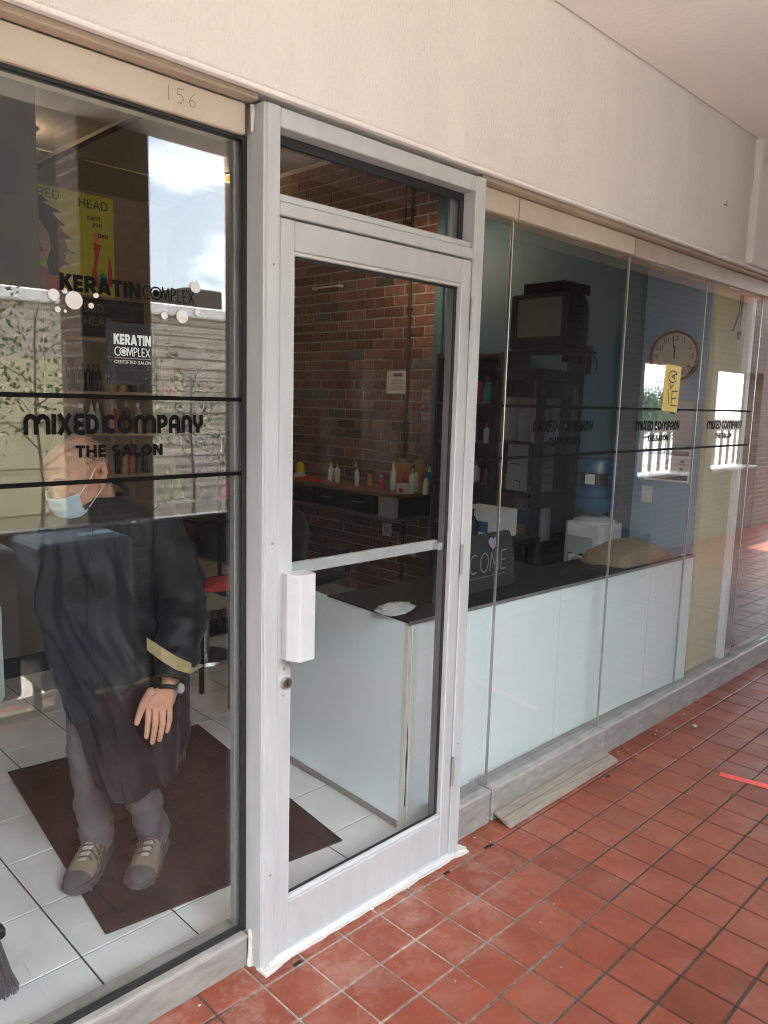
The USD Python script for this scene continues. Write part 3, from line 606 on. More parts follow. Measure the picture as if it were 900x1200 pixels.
# lettering on the panes
YD = 0.0868
def lettering(p, x0, x1, zb, h, sub_x0, sub_x1, sub_zb, sub_h):
    obj('shop_name', MB().poly(shop_name('mIXED COmPANY', h, x1 - x0), .0006, FRONT(x0, YD, zb)), 'decal', p)
    obj('shop_subtitle', MB().poly(heavy('THE SALON', sub_h, sub_x1 - sub_x0), .0006, FRONT(sub_x0, YD, sub_zb)), 'decal', p)
lettering(p_left, .657, 1.116, 1.604, .047, .773, .998, 1.549, .029)
lettering(p1, 2.637, 3.098, 1.590, .047, 2.753, 2.998, 1.537, .029)
lettering(p2, 3.492, 3.965, 1.588, .047, 3.62, 3.845, 1.535, .029)
lettering(p3, 4.309, 4.800, 1.590, .047, 4.43, 4.665, 1.537, .029)
for p, a, b in ((p_left, -3, 1.238), (p0, 2.17, 2.4372), (p1, 2.4428, 3.3215), (p2, 3.3285, 4.1578), (p3, 4.1645, 4.93)):
    for z in (1.693, 1.491):
        obj('stripe', MB().box(a, b, YD - .0006, YD, z - .0055, z + .0055, 0), 'decal', p)
k = MB().poly(heavy('KERATIN', .038, .197, .27), .0006, FRONT(.748, YD, 1.930))
obj('decal_word', k, 'decal', p_left)
cp = MB()
xx = .949
for ch, w in (('C', .024), ('O', .026), ('M', .026), ('P', .018), ('L', .015), ('E', .016), ('X', .021)):
    if ch == 'O':
        cp.poly(sa.translate(sg.Point(0, 0).buffer(.016, 24).difference(sg.Point(0, 0).buffer(.0125, 24)).union(sg.Point(0, 0).buffer(.0085, 20)), .013, .0165), .0006, FRONT(xx, YD, 1.932))
    else:
        L_ = {'C': [arc(.014, .0165, .012, .0155, 55, 305, 16)], 'M': [[(.002, 0), (.005, .033), (.0125, .004), (.020, .033), (.023, 0)]], 'P': [[(.003, 0), (.003, .033)] + arc(.006, .0245, .009, .0085, 90, -90, 8) + [(.003, .016)]],
              'L': [[(.003, .033), (.003, .0015), (.013, .0015)]], 'E': [[(.014, .0315), (.003, .0315), (.003, .0015), (.014, .0015)], [(.003, .0165), (.012, .0165)]], 'X': [[(.002, 0), (.019, .033)], [(.002, .033), (.019, 0)]]}[ch]
        cp.poly(stroke(L_, .0028), .0006, FRONT(xx, YD, 1.932))
    xx += w
obj('decal_word', cp, 'decal', p_left)
for (x, z, r) in ((.734, 1.918, .0125), (.759, 1.929, .0065), (.780, 1.910, .020), (.832, 1.927, .0065), (.820, 1.902, .0065), (.742, 1.886, .0065), (.759, 1.884, .0035), (1.008, 1.897, .009), (1.058, 1.899, .0165), (1.103, 1.914, .008), (1.097, 1.976, .0145)):
    obj('silver_dot', MB().poly(sg.Point(0, 0).buffer(r, 20), .0006, FRONT(x, YD, z)), 'silver_decal', p_left)
# safety mark etched low in the side pane
em = MB()
fr = sg.box(0, 0, .075, .034).difference(sg.box(.002, .002, .073, .032))
em.poly(fr, .0005, FRONT(2.325, YD, .172))
for q, (a, b) in enumerate(((.006, .069), (.006, .060), (.02, .066), (.010, .05))):
    em.box(2.325 + a, 2.325 + b, YD - .0005, YD, .177 + q * .0062, .1795 + q * .0062, 0)
obj('safety_mark', em, 'etch', p0)

# door frame and door
df = obj('door_frame', MB().box(1.256, 1.3005, 0.0, 0.115, 0.0, 2.448, 0.003).box(1.2482, 1.2562, 0.004, 0.115, 0.0, 2.447, 0.001).box(2.1095, 2.163, 0.0, 0.115, 0.0, 2.448, 0.003)
         .box(1.3007, 2.1093, 0.0015, 0.114, 2.397, 2.4465, 0.003).box(1.3007, 2.1093, 0.0015, 0.114, 2.179, 2.214, 0.003), 'alu', sf)
obj('transom_stop', MB().box(1.303, 2.107, 0.012, 0.034, 2.2142, 2.236, 0.004), 'alu', df)
obj('transom_gasket', MB().box(1.3008, 2.1092, 0.052, 0.060, 2.372, 2.3968, 0).box(2.088, 2.1092, 0.052, 0.060, 2.2143, 2.372, 0), 'rubber', df)
obj('transom_pane', MB().box(1.301, 2.109, 0.061, 0.067, 2.2145, 2.3965, 0), 'door_glass', df)
obj('door_stop', MB().box(2.100, 2.1094, 0.052, 0.07, 0.03, 2.178, 0.001).box(1.3006, 1.311, 0.052, 0.07, 0.03, 2.178, 0.001), 'alu_dark', df)
obj('threshold', MB().poly(sg.Polygon([(-.012, 0), (.115, 0), (.115, .026), (.03, .026), (.004, .019)]), .86, ([0, 1, 0], [0, 0, 1], [1, 0, 0], [1.278, 0.0, 0.0005])), 'alu_white', df)
pts = []
g = np.random.default_rng(4)
for x in np.linspace(1.245, 2.20, 26): pts.append((x, -0.012 - .006 * g.random() - (.012 if x < 1.31 else 0) - (.010 if x > 2.13 else 0)))
cs_ = sg.Polygon(pts + [(2.20, .02), (1.245, .02)])
obj('caulk_line', MB().poly(cs_, .006, ([1, 0, 0], [0, 1, 0], [0, 0, 1], [0, 0, .0005])), 'caulk', df)
obj('caulk_blob', MB().poly(sg.Point(2.178, .012).buffer(.022, 9).union(sg.Point(2.192, -.003).buffer(.012, 7)), .012, ([1, 0, 0], [0, 1, 0], [0, 0, 1], [0, 0, .0005])), 'caulk', df)

dr = obj('door', MB().box(1.3035, 1.3515, 0.004, 0.049, 0.03, 2.1735, 0.003).box(2.0575, 2.1065, 0.004, 0.049, 0.03, 2.1735, 0.003)
         .box(1.3517, 2.0573, 0.005, 0.049, 2.094, 2.1733, 0.003).box(1.3517, 2.0573, 0.005, 0.049, 0.0305, 0.180, 0.003), 'alu', sf, label='aluminium framed glass door')
obj('glazing_bead', MB().box(1.3517, 2.0573, 0.009, 0.024, 2.084, 2.0939, 0.002).box(1.3517, 2.0573, 0.009, 0.024, 0.1802, 0.192, 0.002).box(1.3517, 1.358, 0.009, 0.024, 0.192, 2.084, 0.002), 'alu_white', dr)
obj('glazing_gasket', MB().box(1.358, 2.051, 0.024, 0.0292, 2.076, 2.0838, 0).box(1.358, 2.051, 0.024, 0.0292, 0.1922, 0.198, 0).box(2.046, 2.0572, 0.024, 0.0292, 0.1922, 2.0838, 0), 'rubber', dr)
obj('door_pane', MB().box(1.3518, 2.0572, 0.0295, 0.0355, 0.185, 2.09, 0), 'spot_door_glass', dr)
pb = obj('push_bar', MB().box(1.3516, 2.0574, 0.066, 0.088, 1.181, 1.216, 0.004), 'alu', dr)
obj('bar_bracket', MB().box(1.356, 1.375, 0.049, 0.067, 1.186, 1.211, 0.002).box(2.030, 2.05, 0.036, 0.067, 1.186, 1.211, 0.002), 'alu', pb)
hpoly = sg.Polygon([(1.3175, 0.0035), (1.3165, -.022), (1.334, -.056), (1.3385, -.060), (1.388, -.060), (1.3935, -.054), (1.3945, .0035)])
hd = obj('pull_handle', MB().poly(hpoly, .252, ([1, 0, 0], [0, 1, 0], [0, 0, 1], [0, 0, .959])), 'alu_white', dr)
lk = obj('lock_cylinder', MB().cyl((1.3335, .004, .884), (1.3335, -.008, .884), .0175, .0155, 24), 'steel', dr, smooth=40)
obj('keyhole', MB().box(1.332, 1.335, -.0088, -.0078, .876, .892, 0), 'black', lk)
for x_, z in ((1.3275, .845), (1.3275, .925), (1.281, .30), (1.281, 1.30), (1.281, 2.05), (2.136, .45), (2.136, 1.5)):
    yy = .004 if x_ > 1.3 and x_ < 2 else 0.0
    obj('screw', MB().cyl((x_, yy + .001, z), (x_, yy - .0012, z), .0042, .0034, 10), 'alu_dark', dr if yy else df)
for z in (2.00, .35, 1.15):
    obj('hinge', MB().cyl((2.1078, -.003, z - .055), (2.1078, -.003, z + .055), .006, n=10), 'alu_dark', dr, smooth=40)

# ================================================================== INTERIOR SHELL
ZF = 0.02
ifl = thing('interior_floor', None, None, kind='structure')
obj('grout_bed', MB().box(-3, 8, 0.161, 6.6, -0.1, ZF - 0.003, 0), 'itile_grout', ifl)
obj('grout_bed', MB().box(1.2, 2.2, 0.1155, 0.161, -0.1, ZF - 0.0035, 0), 'itile_grout', ifl)
IX, IY, IP = 0.879, 0.400, 0.3105
for i in range(-6, 12):
    for j in range(-1, 16):
        x0, x1 = IX + i * IP, IX + (i + 1) * IP; y0_, y1 = IY + j * IP, IY + (j + 1) * IP
        if j == -1: y0_ = 0.117 if 1.19 < (x0 + x1) / 2 < 2.2 else .162
        if x0 > 4.6: continue
        obj('floor_tile', MB().box(x0 + .0028, x1 - .0028, y0_ + .0022, y1 - .0022, ZF - .012, ZF + rng.uniform(-.0004, .0004), 0.002), 'itile', ifl)
obj('interior_ceiling', MB().box(-3, 8, 0.161, 6.6, 3.745, 3.799, 0), 'ceil', kind='structure')
cg = thing('ceiling_grid', None, None, kind='structure')
for y in (2.68, 5.38):
    obj('bar', MB().box(-3, 4.58, y - .013, y + .013, 3.735, 3.7445, 0.001), 'ceil', cg)
for x in (-1.5, 0.72, 2.96):
    obj('bar', MB().box(x - .036, x + .036, .17, 6.38, 3.715, 3.7443, 0.002), 'ceil_bar', cg)
obj('upper_front_wall', MB().box(-14, 22, 0.162, 0.30, 2.46, 3.81, 0), 'grey_wall', kind='structure')
obj('back_wall', MB().box(-3, 4.6, 6.40, 6.55, 0, 3.76, 0), 'grey_wall', kind='structure')
obj('left_wall', MB().box(-3.1, -2.95, 0.1, 6.6, 0, 3.76, 0), 'grey_wall', kind='structure')
obj('far_side_wall', MB().box(7.9, 8.05, 0.1, 6.0, 0, 3.8, 0), 'tan_wall', kind='structure')
obj('far_back_wall', MB().box(4.9, 8.0, 2.2, 2.35, 0, 3.8, 0), 'tan_wall', kind='structure')
obj('next_room_floor', MB().box(4.951, 7.9, .1605, 2.2, -.05, .012, 0), 'quarry', kind='structure')

# right hand wall: brick at the back, blue in front
XB = 4.60
bw = thing('brick_wall', 'brown brick side wall with pale mortar seen through the door', 'wall')
obj('mortar_bed', MB().box(XB, 4.95, 2.372, 4.75, 0, 3.744, 0), 'mortar', bw)
BL, BH = 0.226, 0.0838
bricks = []
for r in range(45):
    z0 = 0.02 + r * BH
    off = 0.0 if r % 2 else BL / 2
    for c in range(-1, 19):
        y0_ = 2.376 + c * BL + off; y1 = y0_ + BL
        y0_, y1 = max(y0_, 2.374), min(y1, 4.745)
        if y1 - y0_ < 0.03 or z0 + BH > 3.75: continue
        bricks.append((y0_, y1, z0, z0 + BH))
bricks.sort(key=lambda b: (0 if 0.6 < b[3] < 3.35 else 10) + b[0])
bm = MB()
for q, (a, b, c, d) in enumerate(bricks):
    dx = rng.uniform(.004, .011)
    args = (XB - dx, XB + .002, a + .0055, b - .0055, c + .0055, d - .0055)
    if q < 298:
        u = rng.random()
        obj('brick', MB().box(*args, c=0.003), 'brick_a' if u < .70 else ('brick_b' if u < .975 else 'brick_c'), bw)
    else: bm.box(*args, c=0)
obj('far_bricks', bm, 'brick_b', bw, kind='stuff')

obj('plain_side_wall', MB().box(XB - .02, 4.95, 4.752, 6.40, 0, 3.744, 0.004), 'grey_wall', kind='structure')
blw = thing('blue_wall', 'blue wall toned for shade behind the television and cooler', 'wall')
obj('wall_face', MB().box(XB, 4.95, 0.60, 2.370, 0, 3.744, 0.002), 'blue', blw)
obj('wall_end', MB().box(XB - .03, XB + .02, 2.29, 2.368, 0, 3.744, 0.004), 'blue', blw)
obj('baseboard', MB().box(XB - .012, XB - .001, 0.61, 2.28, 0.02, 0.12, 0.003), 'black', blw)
bp = thing('blue_pillar', 'blue pillar toned for daylight at the window carrying the round clock', 'pillar')
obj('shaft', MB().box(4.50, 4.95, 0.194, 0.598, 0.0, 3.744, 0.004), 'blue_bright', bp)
yw = thing('mustard_wall', 'mustard yellow wall end behind the window right of the clock', 'wall')
obj('face', MB().box(4.503, 4.95, 0.1615, 0.1925, 0.0, 2.455, 0.003), 'yellow_wall', yw)
wp = thing('white_post', 'narrow white upright at the edge of the mustard wall', 'post', (4.90, .128, .02))  # added upright, stands for a pale vertical streak in the pane
obj('shaft', MB().box(-.028, .028, -.018, .018, 0, 2.34, .004), 'white_lam', wp)
obj('foot', MB().box(-.036, .036, -.024, .024, 0, .03, .004), 'alu_dark', wp)

ic = thing('interior_column', 'taupe square column cutting off the yellow poster on its left', 'column')
obj('shaft', MB().box(1.20, 1.822, 2.92, 3.3, 0.02, 3.744, 0.006), 'grey_wall', ic)
obj('base', MB().box(1.19, 1.832, 2.91, 3.31, 0.02, 0.14, 0.004), 'black', ic)

lamp = thing('recessed_lamp', 'round amber ceiling lamp at the far left of the window', 'ceiling lamp', (2.43, 4.92, 3.745))
obj('lens', MB().lathe([(0, -.012), (.115, -.012), (.13, -.004), (.13, 0)], n=28), 'lamp_on', lamp, smooth=40)
obj('bezel', MB().lathe([(.13, -.014), (.155, -.010), (.16, 0), (.13, 0), (.13, -.014)], n=28), 'gold', lamp, smooth=40)
dup(lamp, (4.38, 4.83, 3.745), 0, 'round amber ceiling lamp beside the edge of the door frame')
pl = thing('pendant_lamp', 'small amber pendant lamp just showing in the transom', 'pendant lamp', (4.05, 2.2, 2.84))
obj('shade', MB().lathe([(.10, 0), (.095, .03), (.05, .08), (.02, .10), (.001, .10)], n=24), 'gold', pl, smooth=40)
obj('bulb', MB().lathe([(.001, .005), (.05, .01), (.08, .03), (.03, .08)], n=20), 'lamp_on', pl, smooth=40)
obj('cord', MB().cyl((0, 0, .10), (0, 0, .904), .004, n=8), 'black', pl)
for nm_, pos_, pw_ in (('pendant_bulb', (4.05, 2.2, 2.80), 1.0), ('lamp_bulb', (2.43, 4.92, 3.70), 1.0), ('lamp_bulb_001', (4.38, 4.83, 3.70), 0.6)):
    sl_ = UsdLux.SphereLight.Define(stage, '/World/' + nm_)
    sl_.CreateRadiusAttr(.03); sl_.CreateIntensityAttr(LAMP * pw_); sl_.CreateColorAttr(Gf.Vec3f(1.0, .72, .45)); sl_.GetPrim().CreateAttribute('inputs:normalize', Sdf.ValueTypeNames.Bool).Set(True)
    UsdGeom.Xformable(sl_).AddTranslateOp().Set(Gf.Vec3d(*pos_))

# ================================================================== INTERIOR THINGS
# low white wall behind the glass
a0, a1 = np.array([2.093, 0.228]), np.array([4.360, 0.118])
ang = math.atan2(*(a1 - a0)[::-1]); LEN = float(np.linalg.norm(a1 - a0))
lw = thing('low_wall', 'low white laminate counter wall just behind the right panes', 'counter', (a0[0], a0[1], ZF), ang)
obj('front_panel', MB().box(0.022, LEN, 0, .018, 0.0, .846, .002), 'white_lam', lw)
obj('edge_post', MB().box(0.0, .0215, -.001, .024, 0.0, .846, .003), 'white_dirty', lw, label='scuffed corner edge strip')
sp = obj('side_panel', MB().box(0.001, .019, .0245, .92, 0.0, .846, .002), 'white_lam', lw)
obj('scuff', MB().poly(sg.Polygon([(0, .10), (.004, .2), (.001, .3), (.006, .36), (.003, .45), (.009, .4), (.011, .3), (.008, .2), (.007, .1)]), .0005, ([1, 0, 0], [0, 0, 1], [0, -1, 0], [.004, -.0012, 0])), 'black', lw)
obj('counter_top', MB().box(-.004, 1.25, -.004, .50, .846, .852, .002).box(1.25, LEN, -.004, .03, .846, .852, .002), 'black', lw)
obj('bench_top', MB().box(1.252, LEN - .02, .031, .50, .775, .791, .002), 'black', lw)
obj('top_trim', MB().box(-.006, LEN, -.007, -.0045, .838, .853, .0008), 'alu_dark', lw)
obj('skirting', MB().box(-.004, -.0005, .03, .92, 0, .03, .001), 'alu_dark', lw)
obj('end_panel', MB().box(LEN - .016, LEN + .0005, .0185, .07, 0, .845, .002), 'white_lam', lw)
for x in (.98, 1.79):
    obj('panel_seam', MB().box(x, x + .0012, -.0006, 0.001, 0.002, .836, 0), 'seam_grey', lw)
sc_ = MB(); g = np.random.default_rng(8)
for q in range(26):
    x, z, l_ = g.uniform(.05, 2.2), g.uniform(.03, .8) ** 1.4, g.uniform(.004, .02); sc_.box(x, x + l_ * g.uniform(.2, 1), -.0006, -.0001, z, z + l_ * g.uniform(.1, .5), 0)
obj('scuff_marks', sc_, 'seam_grey', lw, kind='stuff')
fl = thing('low_panel', 'pale blue white panel end at the far left edge behind the glass', 'counter', (1.30, 2.24, 0.02))
obj('panel', MB().poly(sg.Polygon([(-.5, .13), (-.02, .13), (0, .16), (0, .62), (-.5, .62)]), .03, ([1, 0, 0], [0, 0, 1], [0, 1, 0], [0, 0, 0])), 'white_lam', fl)
obj('leg', MB().box(-.06, -.03, .005, .025, 0, .13, .002), 'black', fl)

# floor mat
mt = thing('floor_mat', 'dark rubber entrance mat with raised rings under the person', 'floor mat', (0.972, 0.437, ZF), math.atan2(-.12, .993))
obj('base', MB().box(0, .905, 0, 1.30, .0005, .009, .004), 'mat_rubber', mt)
obj('border', MB().box(.035, .87, .035, .045, .009, .011, .001).box(.035, .87, 1.255, 1.265, .009, .011, .001).box(.035, .045, .045, 1.255, .009, .011, .001).box(.86, .87, .045, 1.255, .009, .011, .001), 'mat_rubber', mt)
rg = MB()
def ring(mb, x, y, r, w):
    an = np.linspace(0, 2 * PI, 11)[:-1]
    R_ = []
    for rr, z in ((r - w, .009), (r - w * .4, .0125), (r + w * .4, .0125), (r + w, .009)):
        R_.append([(x + rr * math.cos(t), y + rr * math.sin(t), z) for t in an])
    mb.loft(R_[::-1], cap=False)
for i in range(9):
    for j in range(14):
        if (i + j) % 2 == 0: ring(rg, .09 + i * .09, .10 + j * .085, .022, .007)
obj('raised_rings', rg, 'mat_rubber', mt, smooth=60, kind='stuff')

# broom
br = thing('broom', 'grey bristled broom standing at the lower left corner', 'broom', (0.64, 0.40, ZF))
bb = MB(); g = np.random.default_rng(11)
for q in range(420):
    x, y = g.uniform(-.13, .055), g.uniform(-.022, .022)
    bb.tube([(x * .72 - .03, y * .6, .185), (x * .85 - .01, y * .8, .07), (x + g.normal() * .004, y + g.normal() * .004, .001 + abs(g.normal()) * .004)], .0016, 4)
obj('bristles', bb, 'bristle', br, kind='stuff')
obj('head', MB().box(-.145, .025, -.022, .022, .18, .215, .008), 'black', br)
obj('handle', MB().cyl((-.07, 0, .21), (-.36, .02, 1.30), .011, n=12), 'steel', br, smooth=40)

# chalkboard, bag, cushion on the counter
cb = thing('chalkboard', 'black chalkboard lettered WELCOME with a violet heart by the door', 'chalkboard', (2.36, 0.35, .873))
obj('board', MB().poly(sg.Polygon([(-.02, 0), (.56, 0), (.53, .20), (.50, .255), (.02, .255)]), .02, FRONT(.02, .02, 0)), 'board', cb)
ct = MB()
WL = {'W': [[(0, 1), (.2, 0), (.4, .8), (.6, 0), (.8, 1)]], 'E': [[(.5, 1), (0, 1), (0, 0), (.5, 0)], [(0, .5), (.4, .5)]], 'L': [[(0, 1), (0, 0), (.5, 0)]], 'C': [arc(.4, .5, .38, .5, 55, 305, 12)], 'O': [arc(.4, .5, .36, .5, 0, 360, 16)], 'M': [[(0, 0), (.1, 1), (.4, .3), (.7, 1), (.8, 0)]]}
x = 0.05
for ch in 'WELCOME':
    s_ = sa.scale(stroke(WL[ch], .07), .078, .085, origin=(0, 0)); ct.poly(s_, .0006, FRONT(x, -.0006, .085)); x += {'W': .080, 'M': .080, 'C': .072, 'O': .072}.get(ch, .055)
ct.box(.06, .50, -.0012, -.0006, .062, .064, 0)
obj('chalk_word', ct, 'chalk', cb)
heart = sg.Polygon([(16 * math.sin(t) ** 3, 13 * math.cos(t) - 5 * math.cos(2 * t) - 2 * math.cos(3 * t) - math.cos(4 * t)) for t in np.linspace(0, 2 * PI, 40)[:-1]])
obj('heart', MB().poly(sa.scale(heart, .0021, .0021, origin=(0, 0)), .0006, FRONT(.40, -.0006, .212)), 'chalk_v', cb)
obj('easel_leg', MB().cyl((.3, .03, .22), (.3, .16, .0), .008, n=8), 'wood_dark', cb)

bg = thing('plastic_bag', 'crumpled clear plastic bag lying on the counter corner', 'bag', (2.155, 0.36, .873))
bs = trimesh.creation.icosphere(4, 1.0); v = bs.vertices.copy(); n_ = meshkit.fbm(v * 3.1 + 5, 4, 3)[:, None]
v = v * (.7 + .7 * n_) * [.085, .052, .020]; v[:, 2] = np.maximum(v[:, 2] + .012, 0.0008)
obj('film', (v, bs.faces), 'bag', bg, smooth=30)

cu = thing('cushion', 'tan canvas cushion lying on the counter end beneath the clock', 'cushion', (4.02, .36, .813), ang)
def pillow(w, d, h, seed, n=44):
    g = np.linspace(-1, 1, n); X, Y = np.meshgrid(g, g, indexing='ij')
    e = (np.clip(1 - np.abs(X) ** 3.2, 0, 1) * np.clip(1 - np.abs(Y) ** 3.2, 0, 1)) ** .5
    wr = meshkit.fbm(np.stack([X * 2.3, Y * 2.3, 0 * X], -1).reshape(-1, 3) + seed, 4, seed).reshape(n, n) - .5
    pl = np.sin(np.where(np.abs(X) > np.abs(Y), Y, X) * 38) * .02 * np.maximum(np.abs(X), np.abs(Y)) ** 4
    top = h * e * (1 + .75 * wr) + h * .6 * pl * 6 + h * .45
    bot = h * .45 - h * .45 * e
    rr_ = 1 - .16 * (X ** 2 * Y ** 2); sx = X * w * rr_ * (1 - .03 * (1 - Y ** 2)); sy = Y * d * rr_ * (1 - .03 * (1 - X ** 2))
    v = np.vstack([np.stack([sx, sy, top], -1).reshape(-1, 3), np.stack([sx, sy, bot], -1).reshape(-1, 3)]); f = []
    for i in range(n - 1):
        for j in range(n - 1):
            a, b, c, d_ = i * n + j, (i + 1) * n + j, (i + 1) * n + j + 1, i * n + j + 1
            f += [[a, b, c], [a, c, d_], [a + n * n, c + n * n, b + n * n], [a + n * n, d_ + n * n, c + n * n]]
    for i in range(n - 1):
        for a, b in ((i, i + 1), ((n - 1) * n + i + 1, (n - 1) * n + i), ((i + 1) * n, i * n), (i * n + n - 1, (i + 1) * n + n - 1)):
            f += [[a, b, b + n * n], [a, b + n * n, a + n * n]]
    return v, f
v, f = pillow(.31, .15, .092, 9)
obj('cover', (v, f), 'burlap', cu, smooth=50)
obj('piping', MB().tube([(.312 * X * (1 - .16 * X * X * Y * Y), .152 * Y * (1 - .16 * X * X * Y * Y), .041) for X, Y in [(np.clip(1.42 * math.cos(t), -1, 1), np.clip(1.42 * math.sin(t), -1, 1)) for t in np.linspace(0, 2 * PI, 80)]], .005, 6), 'burlap', cu, smooth=60)
ubag = thing('dark_cushion', 'black cushion tucked under the left end of the tan one', 'cushion', (3.62, .33, .813), ang)
v, f = pillow(.20, .13, .032, 4, 24)
obj('cover', (v, f), 'black', ubag, smooth=50)
obj('piping', MB().tube([(math.copysign(abs(math.cos(t)) ** .35, math.cos(t)) * .198, math.copysign(abs(math.sin(t)) ** .35, math.sin(t)) * .13, .014) for t in np.linspace(0, 2 * PI, 40)], .004, 6), 'black', ubag, smooth=60)

# glass fronted cabinet (display fridge)
fg = thing('glass_cabinet', 'tall black framed glass cabinet beneath the television', 'cabinet', (4.10, 1.03, ZF))
W_, D_, H_ = .47, .40, 1.90      # x depth, y width, height
fb = MB()
for x in (0, W_ - .045):
    for y in (0, D_ - .045):
        fb.box(x, x + .045, y, y + .045, 0, H_, .003)
fb.box(0, W_, 0, D_, H_ - .07, H_ - .001, .003).box(0, W_, 0, D_, .02, .42, .003)
obj('frame', fb, 'black', fg)
obj('back_panel', MB().box(W_ - .02, W_ - .006, .046, D_ - .046, .42, H_ - .07, 0), 'black', fg)
obj('glass_panel', MB().box(.012, .016, .046, D_ - .046, .421, H_ - .071, 0), 'door_glass', fg)
obj('glass_panel', MB().box(.046, W_ - .046, .012, .016, .421, H_ - .071, 0), 'door_glass', fg)
for z in (.78, 1.12, 1.44):
    obj('shelf', MB().box(.03, W_ - .03, .03, D_ - .03, z - .012, z, .001), 'black', fg)
for k_, (x, y) in enumerate(((.12, .30), (.12, .19), (.12, .09), (.27, .10), (.27, .24))):
    tw = thing('rolled_towel', ('leftmost rolled white towel in the glass cabinet', 'middle rolled white towel behind the cabinet front glass', 'rolled white towel just left of the cabinet corner post', 'rolled white towel just right of the cabinet corner post', 'rolled white towel at the back of the cabinet')[k_], 'towel', (4.10 + x, 1.03 + y, ZF + 1.4405), group='towels in the glass cabinet')
    obj('roll', MB().lathe([(.001, 0), (.046, 0), (.05, .01), (.05, .27), (.045, .28), (.03, .275), (.001, .28)], n=18), 'white_pl', tw, smooth=45)
def box_thing(name, label, cat, loc, sx, sy, sz, m_, lid=None, group=None):
    t = thing(name, label, cat, loc, group=group)
    obj('carton', MB().box(-sx, sx, -sy, sy, 0, sz, .003), m_, t)
    if lid: obj('front_label', MB().box(-sx - .0012, -sx - .0002, -sy * .55, sy * .4, sz * .15, sz * .55, 0), lid, t)
    return t
cz = lambda z: ZF + z + .0005
pc = thing('white_card', 'tall white card leaning inside the glass cabinet', 'card', (4.17, 1.24, cz(1.12)))
obj('sheet', MB().box(-.004, .004, -.08, .08, 0, .30, .001), 'paper', pc)
obj('print', kind='stuff', mesh=MB().box(-.0048, -.0041, -.03, .05, .17, .176, 0).box(-.0048, -.0041, -.03, .02, .06, .064, 0).box(-.0048, -.0041, -.03, -.027, .02, .064, 0), material='ink', parent=pc)
pc = thing('price_sheet', 'pale ruled sheet standing behind the cabinet side glass', 'card', (4.32, 1.11, cz(1.12)))
obj('sheet', MB().box(-.07, .07, -.004, .004, 0, .29, .001), 'paper_grey', pc)
obj('ruling', union := MB().box(-.06, .06, -.0048, -.0041, .05, .053, 0).box(-.06, .06, -.0048, -.0041, .1, .103, 0).box(-.06, .06, -.0048, -.0041, .15, .153, 0).box(-.06, .06, -.0048, -.0041, .2, .203, 0), 'ink', pc)
box_thing('lime_box', 'lime green box on the middle cabinet shelf', 'box', (4.24, 1.30, cz(1.12)), .05, .05, .10, 'lime', 'yellowp')
box_thing('small_box', 'dark picture box on the lower cabinet shelf', 'box', (4.20, 1.20, cz(.78)), .012, .07, .22, 'bluep', 'poster_skin')
box_thing('small_box', 'pale narrow box behind the cabinet side glass', 'box', (4.36, 1.13, cz(.78)), .05, .012, .22, 'paper', None)
for k_, y in enumerate((1.36, 1.33)):
    pass
wbx = box_thing('white_carton', 'white carton with a blue square in front of the cabinet', 'box', (3.80, 1.18, .90), .10, .15, .165, 'paper', 'bluep')

# stand for the carton: dark side table
st = thing('side_table', 'low dark table carrying the white carton', 'table', (3.80, 1.15, ZF))
obj('top', MB().box(-.16, .16, -.26, .26, .86, .879, .003), 'black', st)
for sx in (-1, 1):
    for sy in (-1, 1): obj('leg', MB().box(sx * .14 - .015, sx * .14 + .015, sy * .24 - .015, sy * .24 + .015, 0, .86, .002), 'black', st)
pu = thing('pump_bottle', 'black pump bottle in front of the white carton', 'bottle', (3.62, 1.15, .90))
obj('body', MB().lathe([(0, 0), (.032, 0), (.034, .01), (.034, .09), (.014, .12), (.012, .13)], n=18), 'black_gloss', pu, smooth=45)
obj('pump', MB().cyl((0, 0, .13), (0, 0, .165), .006, n=8).box(-.04, .01, -.008, .008, .163, .174, .003), 'black', pu)
obj('foot_stand', MB().box(-.05, .05, -.05, .05, -.88, -.0005, .003), 'black', pu)

# television, its bracket and the recorder on top
tv = thing('television', 'old black tube television mounted high on the blue wall', 'television', (4.10, 0.875, 2.035))
TW, TH = .415, .335
rr = []
for x, sy, sz, dz in ((0, 1, 1, 0), (.035, 1, 1, 0), (.13, .99, .99, 0), (.20, .93, .95, 0), (.30, .74, .74, .0), (.36, .60, .6, .0)):
    hw, hh = TW / 2 * sy, TH / 2 * sz; cy, cz_ = TW / 2, TH / 2
    rr.append([(x, cy + hw * a, cz_ + dz + hh * b) for a, b in ((-1, -.96), (-.97, -1), (.97, -1), (1, -.96), (1, .96), (.97, 1), (-.97, 1), (-1, .96))])
obj('case', MB().loft([r[::-1] for r in rr]), 'black', tv)
n = 16; g_ = np.linspace(-1, 1, n); Y, Z = np.meshgrid(g_, g_, indexing='ij')
v = np.stack([-.012 + .010 * (Y ** 2 + Z ** 2) * .5, TW * .5 + Y * TW * .385, TH * .57 + Z * TH * .345], -1).reshape(-1, 3)
f = [[i * n + j, i * n + j + 1, (i + 1) * n + j + 1, (i + 1) * n + j] for i in range(n - 1) for j in range(n - 1)]
obj('screen', (v, f), 'screen', tv, smooth=True)
bz = MB().box(-.016, 0, .015, TW - .015, TH * .925, TH - .004, .004).box(-.016, 0, .015, TW - .015, .012, TH * .215, .004).box(-.016, 0, .004, TW * .11, .012, TH - .004, .004).box(-.016, 0, TW * .89, TW - .004, .012, TH - .004, .004)
obj('bezel', bz, 'black', tv)
obj('control_strip', MB().box(-.018, -.0155, .05, TW - .05, .025, .045, .001), 'black_gloss', tv)
